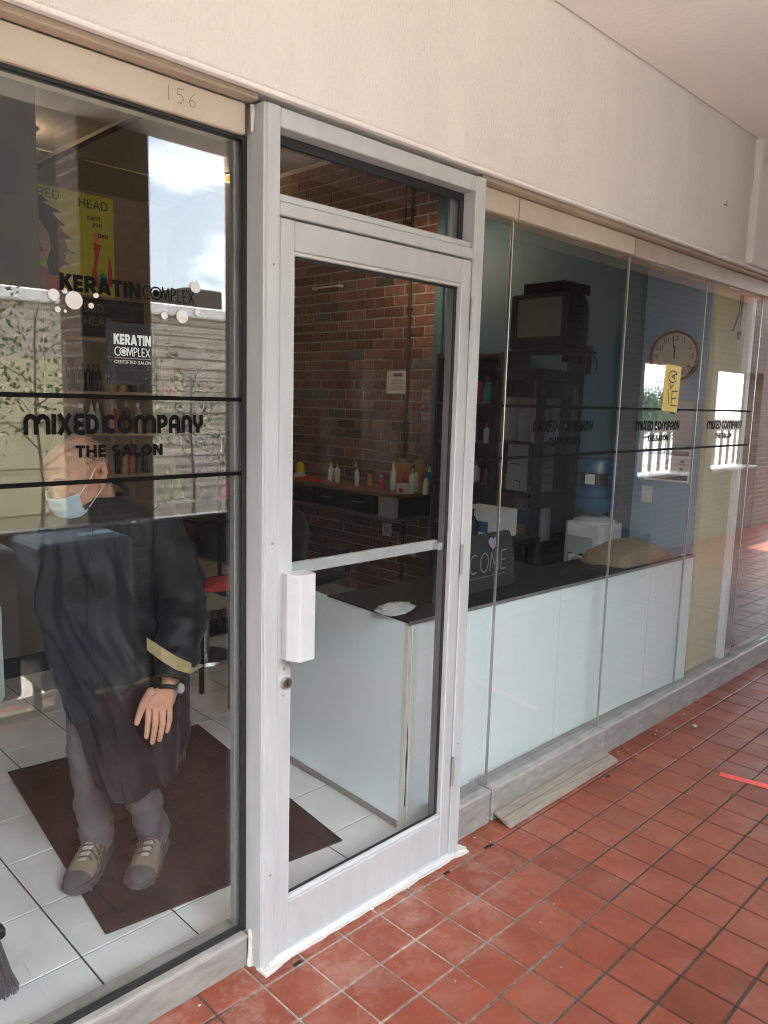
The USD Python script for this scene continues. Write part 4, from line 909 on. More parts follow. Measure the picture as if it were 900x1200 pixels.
for q in range(5): obj('vent', MB().box(.06, .14, -.003, .0, .07 + q * .045, .085 + q * .045, 0), 'black_gloss', tv)
bk = thing('television_bracket', 'black steel shelf bracket holding the television on the wall', 'bracket', (4.12, .86, 1.985))
obj('shelf_plate', MB().box(-.02, .30, .0, .44, .035, .0485, .002), 'black', bk)
obj('wall_plate', MB().box(.44, .478, .14, .30, -.08, .10, .003), 'black', bk)
obj('arm', MB().box(.29, .45, .19, .25, -.01, .035, .003), 'black', bk)
obj('cable', MB().tube([(.30, .02, .03), (.32, .01, -.02), (.33, .015, -.06)], .005, 6), 'black', bk)
vr = thing('video_recorder', 'flat black recorder lying on top of the television', 'recorder', (4.10, .90, 2.3715))
obj('case', MB().box(.01, .30, .02, .32, .005, .065, .004), 'black', vr)
obj('front_panel', MB().box(.004, .0098, .03, .31, .012, .058, .001), 'black_gloss', vr)

# water cooler
wc = thing('water_cooler', 'white water cooler with a recessed tap panel', 'water cooler', (4.20, .62, ZF))
prof = sg.box(0, 0, .27, .27).buffer(-.04).buffer(.04, 8)
cbm = MB().poly(prof, .96, ([1, 0, 0], [0, 1, 0], [0, 0, 1], [0, 0, 0])).lathe([(.13, .96), (.128, .975), (.10, .985), (.08, 1.0), (.001, 1.0)], .135, .135, n=28)
obj('cabinet', cbm, 'white_pl', wc, smooth=35)
obj('tap_panel', MB().box(-.003, .002, .06, .235, .50, .88, .002), 'paper_grey', wc)
for y in (.11, .185):
    tp = obj('tap', MB().cyl((-.001, y, .76), (-.045, y, .76), .011, n=12).cyl((-.04, y, .765), (-.04, y, .725), .008, n=10), 'white_pl', wc, smooth=40)
    obj('lever', MB().box(-.052, -.03, y - .010, y + .010, .772, .782, .002), 'black' if y < .15 else 'bluep', tp)
wb = thing('water_bottle', 'large ribbed blue water bottle upside down on the cooler', 'water bottle', (4.335, .755, ZF + 1.0015))
prof = [(.001, 0), (.03, 0), (.03, .01), (.07, .02), (.118, .045), (.130, .07), (.130, .115), (.124, .122), (.130, .13), (.130, .185), (.124, .192), (.130, .2), (.130, .255), (.124, .262), (.13, .27), (.13, .33), (.122, .35), (.10, .362), (.001, .366)]
obj('bottle', MB().lathe(prof, n=36), 'wbottle', wb, smooth=35)
lab = []
for zz in (.20, .275):
    lab.append([(.1315 * math.cos(t), .1315 * math.sin(t), zz) for t in np.radians(np.linspace(165, 240, 16))])
obj('label', MB().loft(lab, cap=False, closed=False), 'black_gloss', wb)
lab = [[(.1325 * math.cos(t), .1325 * math.sin(t), zz) for t in np.radians(np.linspace(178, 205, 8))] for zz in (.206, .268)]
obj('label_badge', MB().loft(lab, cap=False, closed=False), 'white_pl', wb)

# clock and notices on the pillar
XP = 4.4995
ck = thing('wall_clock', 'round wall clock with brown rim on the blue pillar', 'clock', (XP, .384, 2.0))
F_ = lambda d: ([0, -1, 0], [0, 0, 1], [-1, 0, 0], [-d, 0, 0])
obj('case', MB().poly(sg.Point(0, 0).buffer(.146, 40), .022, F_(.0005)), 'clockrim', ck, smooth=30)
obj('face', MB().poly(sg.Point(0, 0).buffer(.134, 40), .002, F_(.0228)), 'clockface', ck)
rim = sg.Point(0, 0).buffer(.149, 40).difference(sg.Point(0, 0).buffer(.135, 40))
obj('rim', MB().poly(rim, .012, F_(.0228)), 'clockrim', ck, smooth=30)
nm = MB()
for h_ in range(1, 13):
    a = math.radians(90 - 30 * h_); cx_, cy_ = .108 * math.cos(a), .106 * math.sin(a) - .0135
    nm.text(str(h_), .027, .0006, ([0, -1, 0], [0, 0, 1], [-1, 0, 0], [-.0251, -cx_, cy_]), center=True)
obj('numerals', nm, 'ink', ck)
obj('hour_hand', MB().box(-.0275, -.0262, -.004, .004, -.01, .062, 0), 'ink', ck)
ha = stroke([[(.004, -.015), (-.014, .112)]], .005)
obj('minute_hand', MB().poly(ha, .001, F_(.028)), 'ink', ck)
def sheet(name, label, y0_, y1, z0, z1, m_, d=.0, cat='notice'):
    t = thing(name, label, cat, (XP - d, (y0_ + y1) / 2, z0))
    w = abs(y1 - y0_) / 2
    obj('sheet', MB().box(-.0008, 0, -w, w, 0, z1 - z0, 0), m_, t)
    return t, w, z1 - z0
ys = thing('yellow_sign', 'yellow card with hand drawn black letters over the clock', 'notice', (3.8405, .0862, 1.678))
obj('sheet', MB().poly(sg.Polygon([(-.094, .01), (.078, 0), (.092, .232), (-.080, .240)]), .0008, FRONT(0, 0, 0)), 'yellowp', ys)
hw_ = MB()
def hand(lines, cx_, cz__, sx_, sz_, lw_=.006):
    hw_.poly(sa.scale(union_all([sg.LineString([(x * sx_, y * sz_) for x, y in l]).buffer(lw_ / 2) for l in lines]), 1, 1, origin=(0, 0)), .0005, FRONT(cx_, -.0009, cz__))
hand([arc(.5, .5, .5, .5, 30, 320, 16), [(.98, .75), (.35, .55), (.75, .30), (.60, .62)], [(.2, -.1), (.35, -.55), (.6, -.2)]], -.045, .150, .095, .058)
hand([[(0, 1), (.15, .5), (.3, 0)]], -.042, .040, .08, .075)
hand([[(0, 0), (0, 1)], [(0, 0), (.8, 0)], [(0, .5), (.7, .55)], [(0, 1), (.8, 1.05)]], .005, .035, .075, .070)
obj('hand_lettering', hw_, 'ink', ys)
n1, w, h_ = sheet('grey_notice', 'grey paper notice with a dark bell shape under the yellow card', .252, .470, 1.485, 1.745, 'paper_grey', d=.0008)
obj('figure', MB().poly(sg.Point(0, 0).buffer(.022, 16).union(sg.box(-.03, -.012, .03, 0)), .0005, ([0, -1, 0], [0, 0, 1], [-1, 0, 0], [-.0009, .01, .20])), 'ink', n1)
n2, w, h_ = sheet('rules_notice', 'white rules notice with dark header and footer taped low on the pillar', .245, .527, 1.262, 1.455, 'paper', d=.0008)
pm = MB()
pm.box(-.0014, -.0009, -w + .01, w - .03, h_ - .035, h_ - .006, 0).box(-.0014, -.0009, -w + .01, w - .03, .012, .045, 0)
for q in range(3):
    for r_ in range(2):
        cy = -w + .05 + q * .085; z_ = .072 + r_ * .045
        pm.box(-.0014, -.0009, cy - .010, cy + .010, z_, z_ + .014, 0).box(-.0014, -.0009, cy - .026, cy + .026, z_ - .008, z_ - .006, 0).box(-.0014, -.0009, cy - .022, cy + .022, z_ - .013, z_ - .011, 0)
obj('print', pm, 'ink', n2, kind='stuff')
sw = thing('wall_switch', 'small pale wall plate low on the blue pillar', 'switch', (XP, .50, 1.17))
obj('plate', MB().box(-.006, 0, -.035, .035, -.05, .05, .002), 'paper', sw)
obj('toggle', MB().box(-.014, -.006, -.006, .006, -.012, .012, .002), 'white_pl', sw)
cd = thing('hanging_cable', 'pair of dark cables dangling on the mustard wall', 'cable', (4.80, .155, 2.44))
obj('cord', MB().tube([(.0, 0, .05), (0, 0, -.1), (-.03, -.004, -.20), (-.085, -.006, -.27), (-.10, -.006, -.285)], .0045, 6), 'black', cd, smooth=60)
obj('cord', MB().tube([(.035, 0, .05), (.03, 0, -.1), (.01, -.004, -.22), (.002, -.006, -.285)], .0045, 6), 'black', cd, smooth=60)
obj('plug', MB().cyl((.002, -.006, -.28), (0, -.006, -.325), .011, .008, 10), 'black', cd)

# bookcase at the blue wall's back end
bc = thing('bookcase', 'dark wooden shelf unit between the brick wall and the cabinet', 'shelf unit', (4.25, 1.46, ZF))
for y in (0, .56):
    obj('side', MB().box(0, .33, y, y + .025, 0, 2.02, .003), 'wood_dark', bc)
for z in (.10, .45, .80, 1.10, 1.38, 1.66, 1.99):
    obj('shelf', MB().box(.002, .328, .026, .559, z, z + .022, .002), 'wood_dark', bc)
obj('back', MB().box(.31, .328, .026, .559, .10, 2.0, 0), 'wood_dark', bc)
cols_ = ['bluep', 'white_pl', 'amber', 'pink', 'paper', 'red', 'teal', 'black_gloss', 'lime']
ORD = ('first', 'second', 'third', 'fourth', 'fifth', 'sixth', 'seventh', 'eighth', 'ninth', 'tenth', 'eleventh', 'twelfth')
HUE = {'bluep': 'blue', 'white_pl': 'white', 'amber': 'amber', 'pink': 'magenta', 'paper': 'pale', 'red': 'red', 'teal': 'teal', 'black_gloss': 'black', 'lime': 'lime', 'wood_dark': 'brown', 'purple': 'violet'}
def bottle(name, label, x, y, z, r, h, m_, cap='white_pl', grp=None, cat='bottle', style=0):
    t = thing(name, label, cat, (x, y, z), group=grp)
    if style == 0:
        obj('body', MB().lathe([(.001, 0), (r * .95, 0), (r, .006), (r, h * .66), (r * .75, h * .74), (r * .36, h * .80), (r * .34, h * .84)], n=14), m_, t, smooth=40)
        obj('cap', MB().lathe([(r * .42, h * .84), (r * .42, h * .985), (r * .3, h), (.001, h)], n=12), cap, t, smooth=40)
    elif style == 1:
        obj('body', MB().lathe([(.001, 0), (r * .95, 0), (r, .006), (r * .98, h * .60), (r * .45, h * .74), (r * .4, h * .78)], n=14), m_, t, smooth=40)
        obj('nozzle', MB().lathe([(r * .45, h * .78), (r * .45, h * .86), (r * .25, h * .9), (r * .1, h), (.001, h)], n=10), cap, t, smooth=40)
    elif style == 2:
        obj('body', MB().lathe([(.001, 0), (r, 0), (r * 1.02, .01), (r * .95, h * .52), (r * .5, h * .68), (r * .3, h * .78)], n=14), m_, t, smooth=40)
        obj('trigger', MB().box(-r * .3, r * .9, -.008, .008, h * .80, h * .93, .003).box(-r * .35, -r * .15, -.006, .006, h * .64, h * .82, .002), cap, t)
    return t
q = 0
for row_, z in zip(('lowest', 'second lowest', 'middle', 'second highest', 'highest'), (.472, .822, 1.122, 1.402, 1.682)):
    nth = 0
    for y in np.arange(.50, .05, -.11):
        q += 1
        if rng.random() < .25: continue
        nth += 1
        bottle('shelf_bottle', f'{HUE[cols_[q % 9]]} bottle, {ORD[nth - 1]} from the left on the {row_} dark shelf', 4.33 + rng.uniform(-.03, .05), 1.46 + y, ZF + z + .0006, rng.uniform(.022, .035), rng.uniform(.11, .2), cols_[q % 9], cols_[(q * 5) % 9], 'bottles on the dark shelf unit', style=q % 3)

# styling counter along the brick wall
sc = thing('styling_counter', 'wood topped styling counter running along the brick wall', 'counter', (4.18, 2.36, ZF))
obj('top', MB().box(-.02, .405, -.03, 2.5, .945, .975, .004), 'wood_mid', sc)
obj('drawer_box', MB().box(.03, .40, -.02, 1.0, .80, .944, .003), 'black_gloss', sc)
obj('end_panel', MB().box(-.01, .03, -.02, .16, .79, .944, .003), 'paper_grey', sc)
for y in (.24, .62):
    dw = obj('drawer_front', MB().box(.012, .0295, y, y + .34, .81, .935, .003), 'black', sc)
    obj('drawer_handle', MB().box(-.002, .012, y + .11, y + .23, .868, .876, .002), 'steel', dw)
obj('lower_shelf', MB().box(.06, .40, -.02, 2.5, .76, .785, .003), 'alu_dark', sc)
zc = ZF + .9755
spec_b = [(2.48, 4.42, .024, .15, 'pink', 'pink', 0, 'magenta bottle at the near end of the styling counter'),
          (2.55, 4.36, .026, .235, 'white_pl', 'white_pl', 1, 'tall white squeeze bottle beside the amber box'),
          (2.33, 4.34, .022, .19, 'white_pl', 'green', 0, 'white bottle with green cap on the styling counter'),
          (2.40, 4.46, .022, .20, 'white_pl', 'teal', 1, 'white bottle with teal nozzle on the styling counter'),
          (2.27, 4.47, .026, .21, 'teal', 'white_pl', 1, 'teal bottle with white nozzle on the styling counter'),
          (2.22, 4.38, .024, .17, 'white_pl', 'bluep', 2, 'white spray bottle with blue trigger on the counter'),
          (2.36, 4.54, .024, .19, 'bluep', 'green', 0, 'blue bottle with green cap against the brick wall'),
          (3.30, 4.36, .027, .16, 'white_pl', 'yellowp', 0, 'white bottle with yellow cap left on the counter'),
          (3.22, 4.36, .027, .16, 'white_pl', 'lime', 0, 'white bottle with lime cap beside the yellow capped one')]
for y, x, r, h_, m_, c_, s_, l_ in spec_b: bottle('styling_bottle', l_, x, y, zc, r, h_, m_, c_, style=s_)
t = box_thing('amber_box', 'amber box standing on the styling counter', 'box', (4.50, 2.60, zc), .04, .07, .20, 'amber')
t = box_thing('pink_box', 'small pink and white box at the counter end', 'box', (4.28, 2.20 + .16, zc), .03, .05, .075, 'paper', 'pink')
for y, l_ in ((2.70, 'left amber jar behind the counter bottles'), (2.52, 'right amber jar behind the counter bottles')):
    jt = thing('glass_jar', l_, 'jar', (4.545, y - .08, zc), group='jars behind the counter bottles')
    obj('body', MB().lathe([(.001, 0), (.038, 0), (.04, .01), (.04, .18), (.034, .2)], n=16), 'amber', jt, smooth=40); obj('lid', MB().lathe([(.039, .2), (.039, .235), (.001, .24)], n=16), 'beige', jt, smooth=40)
for k_, (y, x, m_, c_) in enumerate(((2.62, 4.30, 'red', 'white_pl'), (2.86, 4.40, 'amber', 'black'), (2.95, 4.34, 'white_pl', 'red'), (3.05, 4.42, 'teal', 'white_pl'))):
    bottle('styling_bottle', ('small red bottle before the amber box on the counter', 'amber bottle left of the amber box on the counter', 'white bottle with red cap in the middle of the counter', 'teal bottle in the middle of the styling counter')[k_], x, y, zc, .02, .12 + .02 * k_, m_, c_, style=k_ % 2)
yt = thing('yellow_clipper', 'yellow topped clipper standing on the counter at left', 'clipper', (4.36, 3.72, zc))
obj('body', MB().lathe([(.001, 0), (.06, 0), (.062, .01), (.045, .03), (.04, .05)], n=18), 'white_pl', yt, smooth=40)
obj('top', MB().lathe([(.042, .05), (.042, .10), (.03, .125), (.012, .14), (.001, .142)], n=18), 'yellowp', yt, smooth=40)
tr_ = thing('red_tray', 'flat red tray on the styling counter', 'tray', (4.30, 3.45, zc))
obj('base', MB().box(-.07, .07, -.16, .16, 0, .008, .003), 'red', tr_)
obj('rim', MB().box(-.07, .07, -.165, -.16, 0, .02, .001).box(-.07, .07, .16, .165, 0, .02, .001), 'red', tr_)
nt = thing('wall_notice', 'white printed notice pinned to the brick wall', 'notice', (XB - .013, 2.755, 1.752))
obj('sheet', MB().box(-.001, 0, -.125, .125, 0, .185, 0), 'paper', nt)
npm = MB(); npm.box(-.0016, -.0011, -.05, .05, .14, .165, 0)
obj('header', npm, 'ink_purple', nt)
npm = MB()
for z in (.035, .055, .085, .105): npm.box(-.0016, -.0011, -.07, .07 if z != .055 else .03, z, z + .008, 0)
obj('print', npm, 'ink_pink', nt, kind='stuff')
pipe = thing('conduit', 'dark vertical conduit on the brick wall right of the notice', 'pipe', (XB - .03, 2.63, .02))
obj('pipe', MB().cyl((0, 0, .0), (0, 0, 3.72), .013, n=12), 'pipe_grey', pipe, smooth=40)
for z in (.6, 1.5, 2.4): obj('clip', MB().box(-.017, .02, -.02, .02, z - .008, z + .008, .002), 'pipe_grey', pipe)
ol = thing('wall_outlet', 'pale double wall outlet on the brick below the counter', 'outlet', (XB - .012, 2.83, .62))
obj('plate', MB().box(-.006, 0, -.055, .055, -.055, .055, .002), 'white_pl', ol)
obj('socket', MB().box(-.0075, -.0062, -.03, -.005, -.03, .03, 0).box(-.0075, -.0062, .006, .03, -.03, .03, 0), 'paper_grey', ol)
ol = thing('wall_outlet', 'small pale outlet with dark socket near the pillar end', 'outlet', (XB - .012, 2.52, .50))
obj('plate', MB().box(-.006, 0, -.03, .03, -.055, .055, .002), 'white_pl', ol)
obj('socket', MB().box(-.0075, -.0062, -.012, .012, -.03, .03, 0), 'black', ol)
tb = thing('towel_bar', 'short white towel bar high on the brick wall', 'towel bar', (XB - .012, 3.62, 2.66))
obj('bar', MB().cyl((-.05, -.17, 0), (-.05, .17, 0), .008, n=10).box(-.055, 0, .16, .18, -.012, .012, .002).box(-.055, 0, -.18, -.16, -.012, .012, .002), 'white_pl', tb)

# salon chairs in front of the counter
def salon_chair(loc, rz, label, group='salon chairs'):
    t = thing('salon_chair', label, 'salon chair', loc, rz, group)
    rr = []
    for z, w, d in ((.46, .20, .0), (.55, .24, .01), (.70, .255, .03), (.85, .25, .05), (.93, .21, .06), (.98, .13, .065), (.995, .05, .066)):
        rr.append([(d + .025 * math.sin(a), w * math.cos(a), z) for a in np.linspace(0, 2 * PI, 24, endpoint=False)])
    obj('backrest', MB().loft(rr), 'vinyl_chair', t, smooth=60)
    obj('seat', MB().box(.02, .50, -.25, .25, .42, .52, .03), 'vinyl_chair', t, smooth=40)
    for s_ in (-1, 1): obj('armrest', MB().tube([(.05, s_ * .27, .62), (.2, s_ * .285, .66), (.42, s_ * .28, .65), (.46, s_ * .27, .5)], .02, 8), 'black', t, smooth=60)
    obj('column', MB().cyl((.24, 0, .05), (.24, 0, .42), .035, n=16), 'steel', t, smooth=40)
    obj('base', MB().lathe([(.001, 0), (.27, 0), (.27, .02), (.10, .05), (.03, .06)], .24, 0, n=28), 'steel', t, smooth=40)
    return t
s1 = salon_chair((3.05, 2.35, ZF), 0.2, 'dark salon chair with rounded back seen through the door')
dup(s1, (3.15, 3.25, ZF), 0.1, 'dark salon chair half hidden at the left of the door glass')

# table, chair and bags behind the person
tbk = thing('black_chair', 'black metal legged chair behind the person', 'chair', (2.40, 1.82, ZF))
for (x, y) in ((-.13, -.13), (.15, -.13), (-.13, .16), (.15, .16)): obj('leg', MB().box(x - .012, x + .012, y - .012, y + .012, 0, .62, .003), 'black', tbk)
obj('seat', MB().box(-.16, .20, -.16, .20, .62, .665, .015), 'black', tbk, smooth=40)
obj('backrest', MB().tube([(.17, -.13, .64), (.2, -.12, .78), (.21, -.04, .86), (.21, .10, .86), (.2, .17, .78), (.17, .18, .64)], .016, 8), 'black', tbk, smooth=60)
rc = thing('red_cloth', 'red folded cloth lying over the black chair seat', 'cloth', (2.26, 1.78, ZF + .667))
bs = trimesh.creation.icosphere(3, 1.0); v = bs.vertices.copy(); n_ = meshkit.fbm(v * 2 + 9, 3, 5)[:, None]; v = v * (.7 + .6 * n_) * [.17, .11, .03]; v[:, 2] = np.maximum(v[:, 2] + .012, 0.0006)
obj('cloth', (v, bs.faces), 'red', rc, smooth=40)
cr_ = thing('cream_stool', 'cream padded stool behind the black chair legs', 'stool', (2.62, 2.5, ZF))
obj('seat', MB().lathe([(.001, .36), (.18, .36), (.21, .40), (.21, .47), (.17, .50), (.001, .505)], n=28), 'cream', cr_, smooth=40)
obj('column', MB().cyl((0, 0, .03), (0, 0, .36), .025, n=12), 'steel', cr_, smooth=40)
obj('base', MB().lathe([(.001, 0), (.18, 0), (.17, .02), (.03, .04)], n=24), 'steel', cr_, smooth=40)
hb = bottle('hanging_bottle', 'magenta bottle hanging dark beside the door frame', 3.02, 2.9, .98, .045, .19, 'pink', 'black', style=2)
obj('hook', MB().tube([(0, 0, .18), (.02, 0, .25), (-.02, 0, .33), (-.01, 0, .45)], .004, 6), 'steel', hb)
hs_ = thing('tool_stand', 'dark tool stand behind the person at the right', 'stand', (3.05, 3.0, ZF))
obj('pole', MB().cyl((0, 0, .02), (0, 0, 1.45), .015, n=10), 'black', hs_, smooth=40)
obj('shelf', MB().box(-.25, .2, -.12, .12, .80, .82, .004).box(-.3, .25, -.02, .02, 1.40, 1.43, .004), 'black', hs_)
obj('base', MB().box(-.18, .18, -.15, .15, 0, .025, .004), 'black', hs_)
obj('cloth', MB().box(-.22, -.03, -.02, .02, 1.08, 1.41, .01), 'purple', hs_)

# beige display unit behind the person, full of products
ds = thing('display_unit', 'beige product display unit behind the person', 'shelf unit', (2.0, 3.10, ZF))
for x in (0, .30, .60):
    obj('upright', MB().box(x, x + .022, 0, .28, 0, 2.02, .003), 'beige', ds)
obj('back', MB().box(.022, .60, .262, .28, 0, 2.0, 0), 'beige', ds)
for z in (.55, .85, 1.13, 1.40, 1.668, 1.998):
    obj('shelf', MB().box(.001, .621, -.002, .261, z, z + .02, .002), 'beige', ds)
q = 0
dl = {0: 'tall dark bottle with orange cap on the display unit', 1: 'black tubes in a row on the display unit'}
bottle('display_bottle', 'dark violet bottle with orange neck on the top display shelf', 2.045, 3.16, ZF + 1.6886, .028, .20, 'purple', 'orange', style=1)
for k_, x in enumerate((2.12, 2.155, 2.19, 2.225, 2.26)): bottle('display_tube', f'{ORD[k_]} from the left of five black tubes on the display shelf', x, 3.17, ZF + 1.6886, .015, .17, 'black_gloss', 'wood_dark', 'black tubes on the display unit')
for x, m_, c_, l_ in ((2.35, 'beige', 'white_pl', 'cream jar on the top display shelf'), (2.42, 'amber', 'black', 'amber bottle on the top display shelf'), (2.50, 'black_gloss', 'black', 'black bottle on the top display shelf')): bottle('display_bottle', l_, x, 3.17, ZF + 1.6886, .03, .12, m_, c_)
for x, m_, c_, s_, l_ in ((2.12, 'bluep', 'white_pl', 2, 'blue spray bottle behind the shop name'), (2.20, 'white_pl', 'white_pl', 1, 'white nozzle bottle behind the shop name'), (2.24, 'paper_grey', 'white_pl', 1, 'grey nozzle bottle behind the shop name'), (2.36, 'red', 'white_pl', 1, 'red bottle with tall white nozzle behind the shop name'), (2.44, 'wood_dark', 'gold', 0, 'brown bottle behind the shop name'), (2.52, 'gold', 'white_pl', 0, 'gold bottle behind the shop name')):
    bottle('display_bottle', l_, x, 3.16, ZF + 1.4206, .026, .20, m_, c_, style=s_)
for k_, x in enumerate(np.arange(2.07, 2.6, .05)):
    bottle('display_bottle', f'small {("red", "brown", "black", "amber")[k_ % 4]} bottle, {ORD[k_]} from the left on the lower display shelf', x, 3.16, ZF + 1.1506, .018, .15 + .03 * (k_ % 3), ('red', 'wood_dark', 'black_gloss', 'amber')[k_ % 4], 'black', 'dark bottles on the lower display shelves')
hb_ = thing('display_header', 'dark header sign reading BED HEAD on the display unit', 'sign', (2.12, 3.09, 2.045))
obj('board', MB().box(0, .42, 0, .012, 0, .235, .002), 'black', hb_)
obj('lettering', MB().text('BED', .05, .0008, FRONT(.02, -.0002, .15), bold=True).text('HEAD', .05, .0008, FRONT(.02, -.0002, .07), bold=True), 'alu_dim', hb_)

# white corner shelves
wsh = thing('white_shelves', 'white shelf unit with green bottles behind the shoulder', 'shelf unit', (2.93, 3.50, ZF))
obj('upright', MB().box(0, .16, .17, .19, 0, 1.64, .003), 'white_lam', wsh)
for z in (.865, 1.245, 1.62): obj('shelf', MB().box(-.03, .21, -.03, .169, z, z + .022, .003), 'white_lam', wsh)
for x, l_ in ((2.955, 'left green pump bottle on the lower white shelf'), (3.045, 'right green pump bottle on the lower white shelf')): bottle('green_bottle', l_, x, 3.56, ZF + .8876, .042, .26, 'green', 'wood_dark')
for x, l_ in ((2.97, 'left white star printed bottle on the middle white shelf'), (3.045, 'right white star printed bottle on the middle white shelf')):
    b_ = bottle('white_bottle', l_, x, 3.56, ZF + 1.2676, .03, .14, 'white_pl', 'white_pl')
    obj('star_print', MB().poly(sg.Polygon([((.018 if k % 2 == 0 else .008) * math.cos(k * PI / 5 + PI / 2), (.022 if k % 2 == 0 else .009) * math.sin(k * PI / 5 + PI / 2)) for k in range(10)]), .0006, FRONT(0, -.0304, .05)), 'bluep', b_)
for x, z_, m_, l_ in ((2.945, 0, 'orange', 'orange jar on the top white shelf'), (3.0, 0, 'orange', 'second orange jar on the top white shelf'), (3.06, 0, 'lime', 'lime green tube on the top white shelf')): bottle('shelf_jar', l_, x, 3.56, ZF + 1.6426, .028, .12 if m_ == 'orange' else .24, m_, 'orange' if m_ == 'orange' else 'red')
plq = thing('standing_pictures', 'pale product cards standing behind the orange jars', 'card', (2.96, 3.62, ZF + 1.6426))
obj('card', MB().box(-.01, .10, 0, .006, 0, .30, .001), 'beige', plq)
mg = thing('magenta_bag', 'magenta bag hanging beside the door frame edge', 'bag', (3.30, 3.1, 1.18))
obj('pouch', MB().poly(sg.Polygon([(0, 0), (.12, 0), (.12, .17), (-.06, .17)]), .04, FRONT(0, 0, 0)), 'pink', mg)
obj('strap', MB().tube([(.0, -.02, .17), (.03, -.02, .30), (.06, -.02, .17)], .006, 6), 'pink', mg)

# poster hanging from the ceiling
po = thing('poster', 'yellow hanging poster of brown hair with BED HEAD lettering', 'poster', (1.60, 3.0, 2.285))
PW, PH = .70, .585
obj('sheet', MB().box(0, PW, 0, .002, 0, PH, 0), 'poster_y', po)
o = ([1, 0, 0], [0, 0, 1], [0, -1, 0])
FP = lambda d: (*o, [0, -.0002 - d, 0])
obj('shoulder_print', MB().poly(sg.Polygon([(0, 0), (.42, 0), (.40, .05), (.33, .10), (.25, .14), (.20, .24), (0, .24)]), .0004, FP(.0)), 'poster_red', po)
obj('face_print', MB().poly(sg.Polygon([(0, .15), (.18, .12), (.27, .17), (.315, .25), (.31, .36), (.25, .46), (0, .50)]), .0004, FP(.0005)), 'poster_skin', po)
hairp = [(.0, .60 * .97)]
g = np.random.default_rng(2)
edge = [(.20, .555), (.27, .52), (.33, .47), (.37, .40), (.40, .33), (.41, .25), (.39, .18), (.35, .12)]
jag = []
for (x, y) in edge: jag += [(x, y), (x + .035 + .02 * g.random(), y - .02), (x - .005, y - .028)]
hp_ = sg.Polygon([(0, .565), (.14, .575)] + jag + [(.30, .085), (.285, .16), (.315, .25), (.30, .33), (.25, .39), (.12, .42), (0, .40)]).buffer(0)
obj('hair_print', MB().poly(hp_, .0004, FP(.001)), 'poster_hair', po)
obj('lips_print', MB().poly(sa.scale(sg.Point(.245, .225).buffer(.022, 10), 1.2, .7), .0004, FP(.001)), 'red', po)
tx = MB().text('BED', .050, .0005, ([1, 0, 0], [0, 0, 1], [0, -1, 0], [.245, -.0014, .52])).text('HEAD', .050, .0005, ([1, 0, 0], [0, 0, 1], [0, -1, 0], [.485, -.0014, .505]))
obj('title', tx, 'ink', po)
tx = MB().text("can't", .026, .0005, ([1, 0, 0], [0, 0, 1], [0, -1, 0], [.535, -.0009, .44]), bold=True).text('you', .026, .0005, ([1, 0, 0], [0, 0, 1], [0, -1, 0], [.565, -.0009, .405]), bold=True).text('bad', .026, .0005, ([1, 0, 0], [0, 0, 1], [0, -1, 0], [.60, -.0009, .345]), bold=True)
obj('slogan', tx, 'ink', po)
obj('bottle_print', MB().poly(sg.Polygon([(.560, .05), (.600, .05), (.585, .16), (.615, .30), (.57, .31), (.575, .22), (.555, .12)]), .0004, FP(.0005)), 'red', po)
obj('bottle_print', MB().poly(sg.box(.572, .31, .612, .365), .0004, FP(.0005)), 'orange', po)
obj('bottle_print', MB().poly(sg.Polygon([(.655, .06), (.685, .06), (.682, .19), (.668, .245), (.660, .19)]), .0004, FP(.0005)), 'red', po)
obj('bottle_print', MB().poly(sg.Polygon([(.595, .03), (.65, .03), (.65, .12), (.625, .14), (.60, .12)]), .0004, FP(.001)), 'teal', po)

# card hanging inside the left pane
kc = thing('window_card', 'black KERATIN COMPLEX certified salon card in the left window', 'sign', (.858, .0945, 1.722))
obj('card', MB().box(0, .128, 0, .003, 0, .150, .001), 'black', kc)
wt = MB().poly(heavy('KERATIN', .025, .097, .26), .0006, FRONT(.019, -.0002, .097))
xx = .020
for ch, w in (('C', .0150), ('O', .0170), ('M', .0170), ('P', .0115), ('L', .0095), ('E', .0105), ('X', .0130)):
    if ch == 'O': wt.poly(sa.translate(sg.Point(0, 0).buffer(.0105, 20).difference(sg.Point(0, 0).buffer(.0080, 20)).union(sg.Point(0, 0).buffer(.0055, 16)), .0085, .0105), .0006, FRONT(xx, -.0002, .070))
    else:
        L_ = {'C': [arc(.009, .0105, .008, .0098, 55, 305, 14)], 'M': [[(.001, 0), (.003, .021), (.008, .003), (.013, .021), (.015, 0)]], 'P': [[(.002, 0), (.002, .021)] + arc(.004, .0155, .006, .0055, 90, -90, 8) + [(.002, .010)]],
              'L': [[(.002, .021), (.002, .001), (.008, .001)]], 'E': [[(.009, .020), (.002, .020), (.002, .001), (.009, .001)], [(.002, .0105), (.008, .0105)]], 'X': [[(.001, 0), (.012, .021)], [(.001, .021), (.012, 0)]]}[ch]
        wt.poly(stroke(L_, .0022), .0006, FRONT(xx, -.0002, .070))
    xx += w
wt.text('CERTIFIED SALON', .0075, .0006, FRONT(.020, -.0002, .052), width=.095).box(.02, .114, -.0008, -.0002, .0645, .0652, 0)
obj('lettering', wt, 'white_ink', kc)

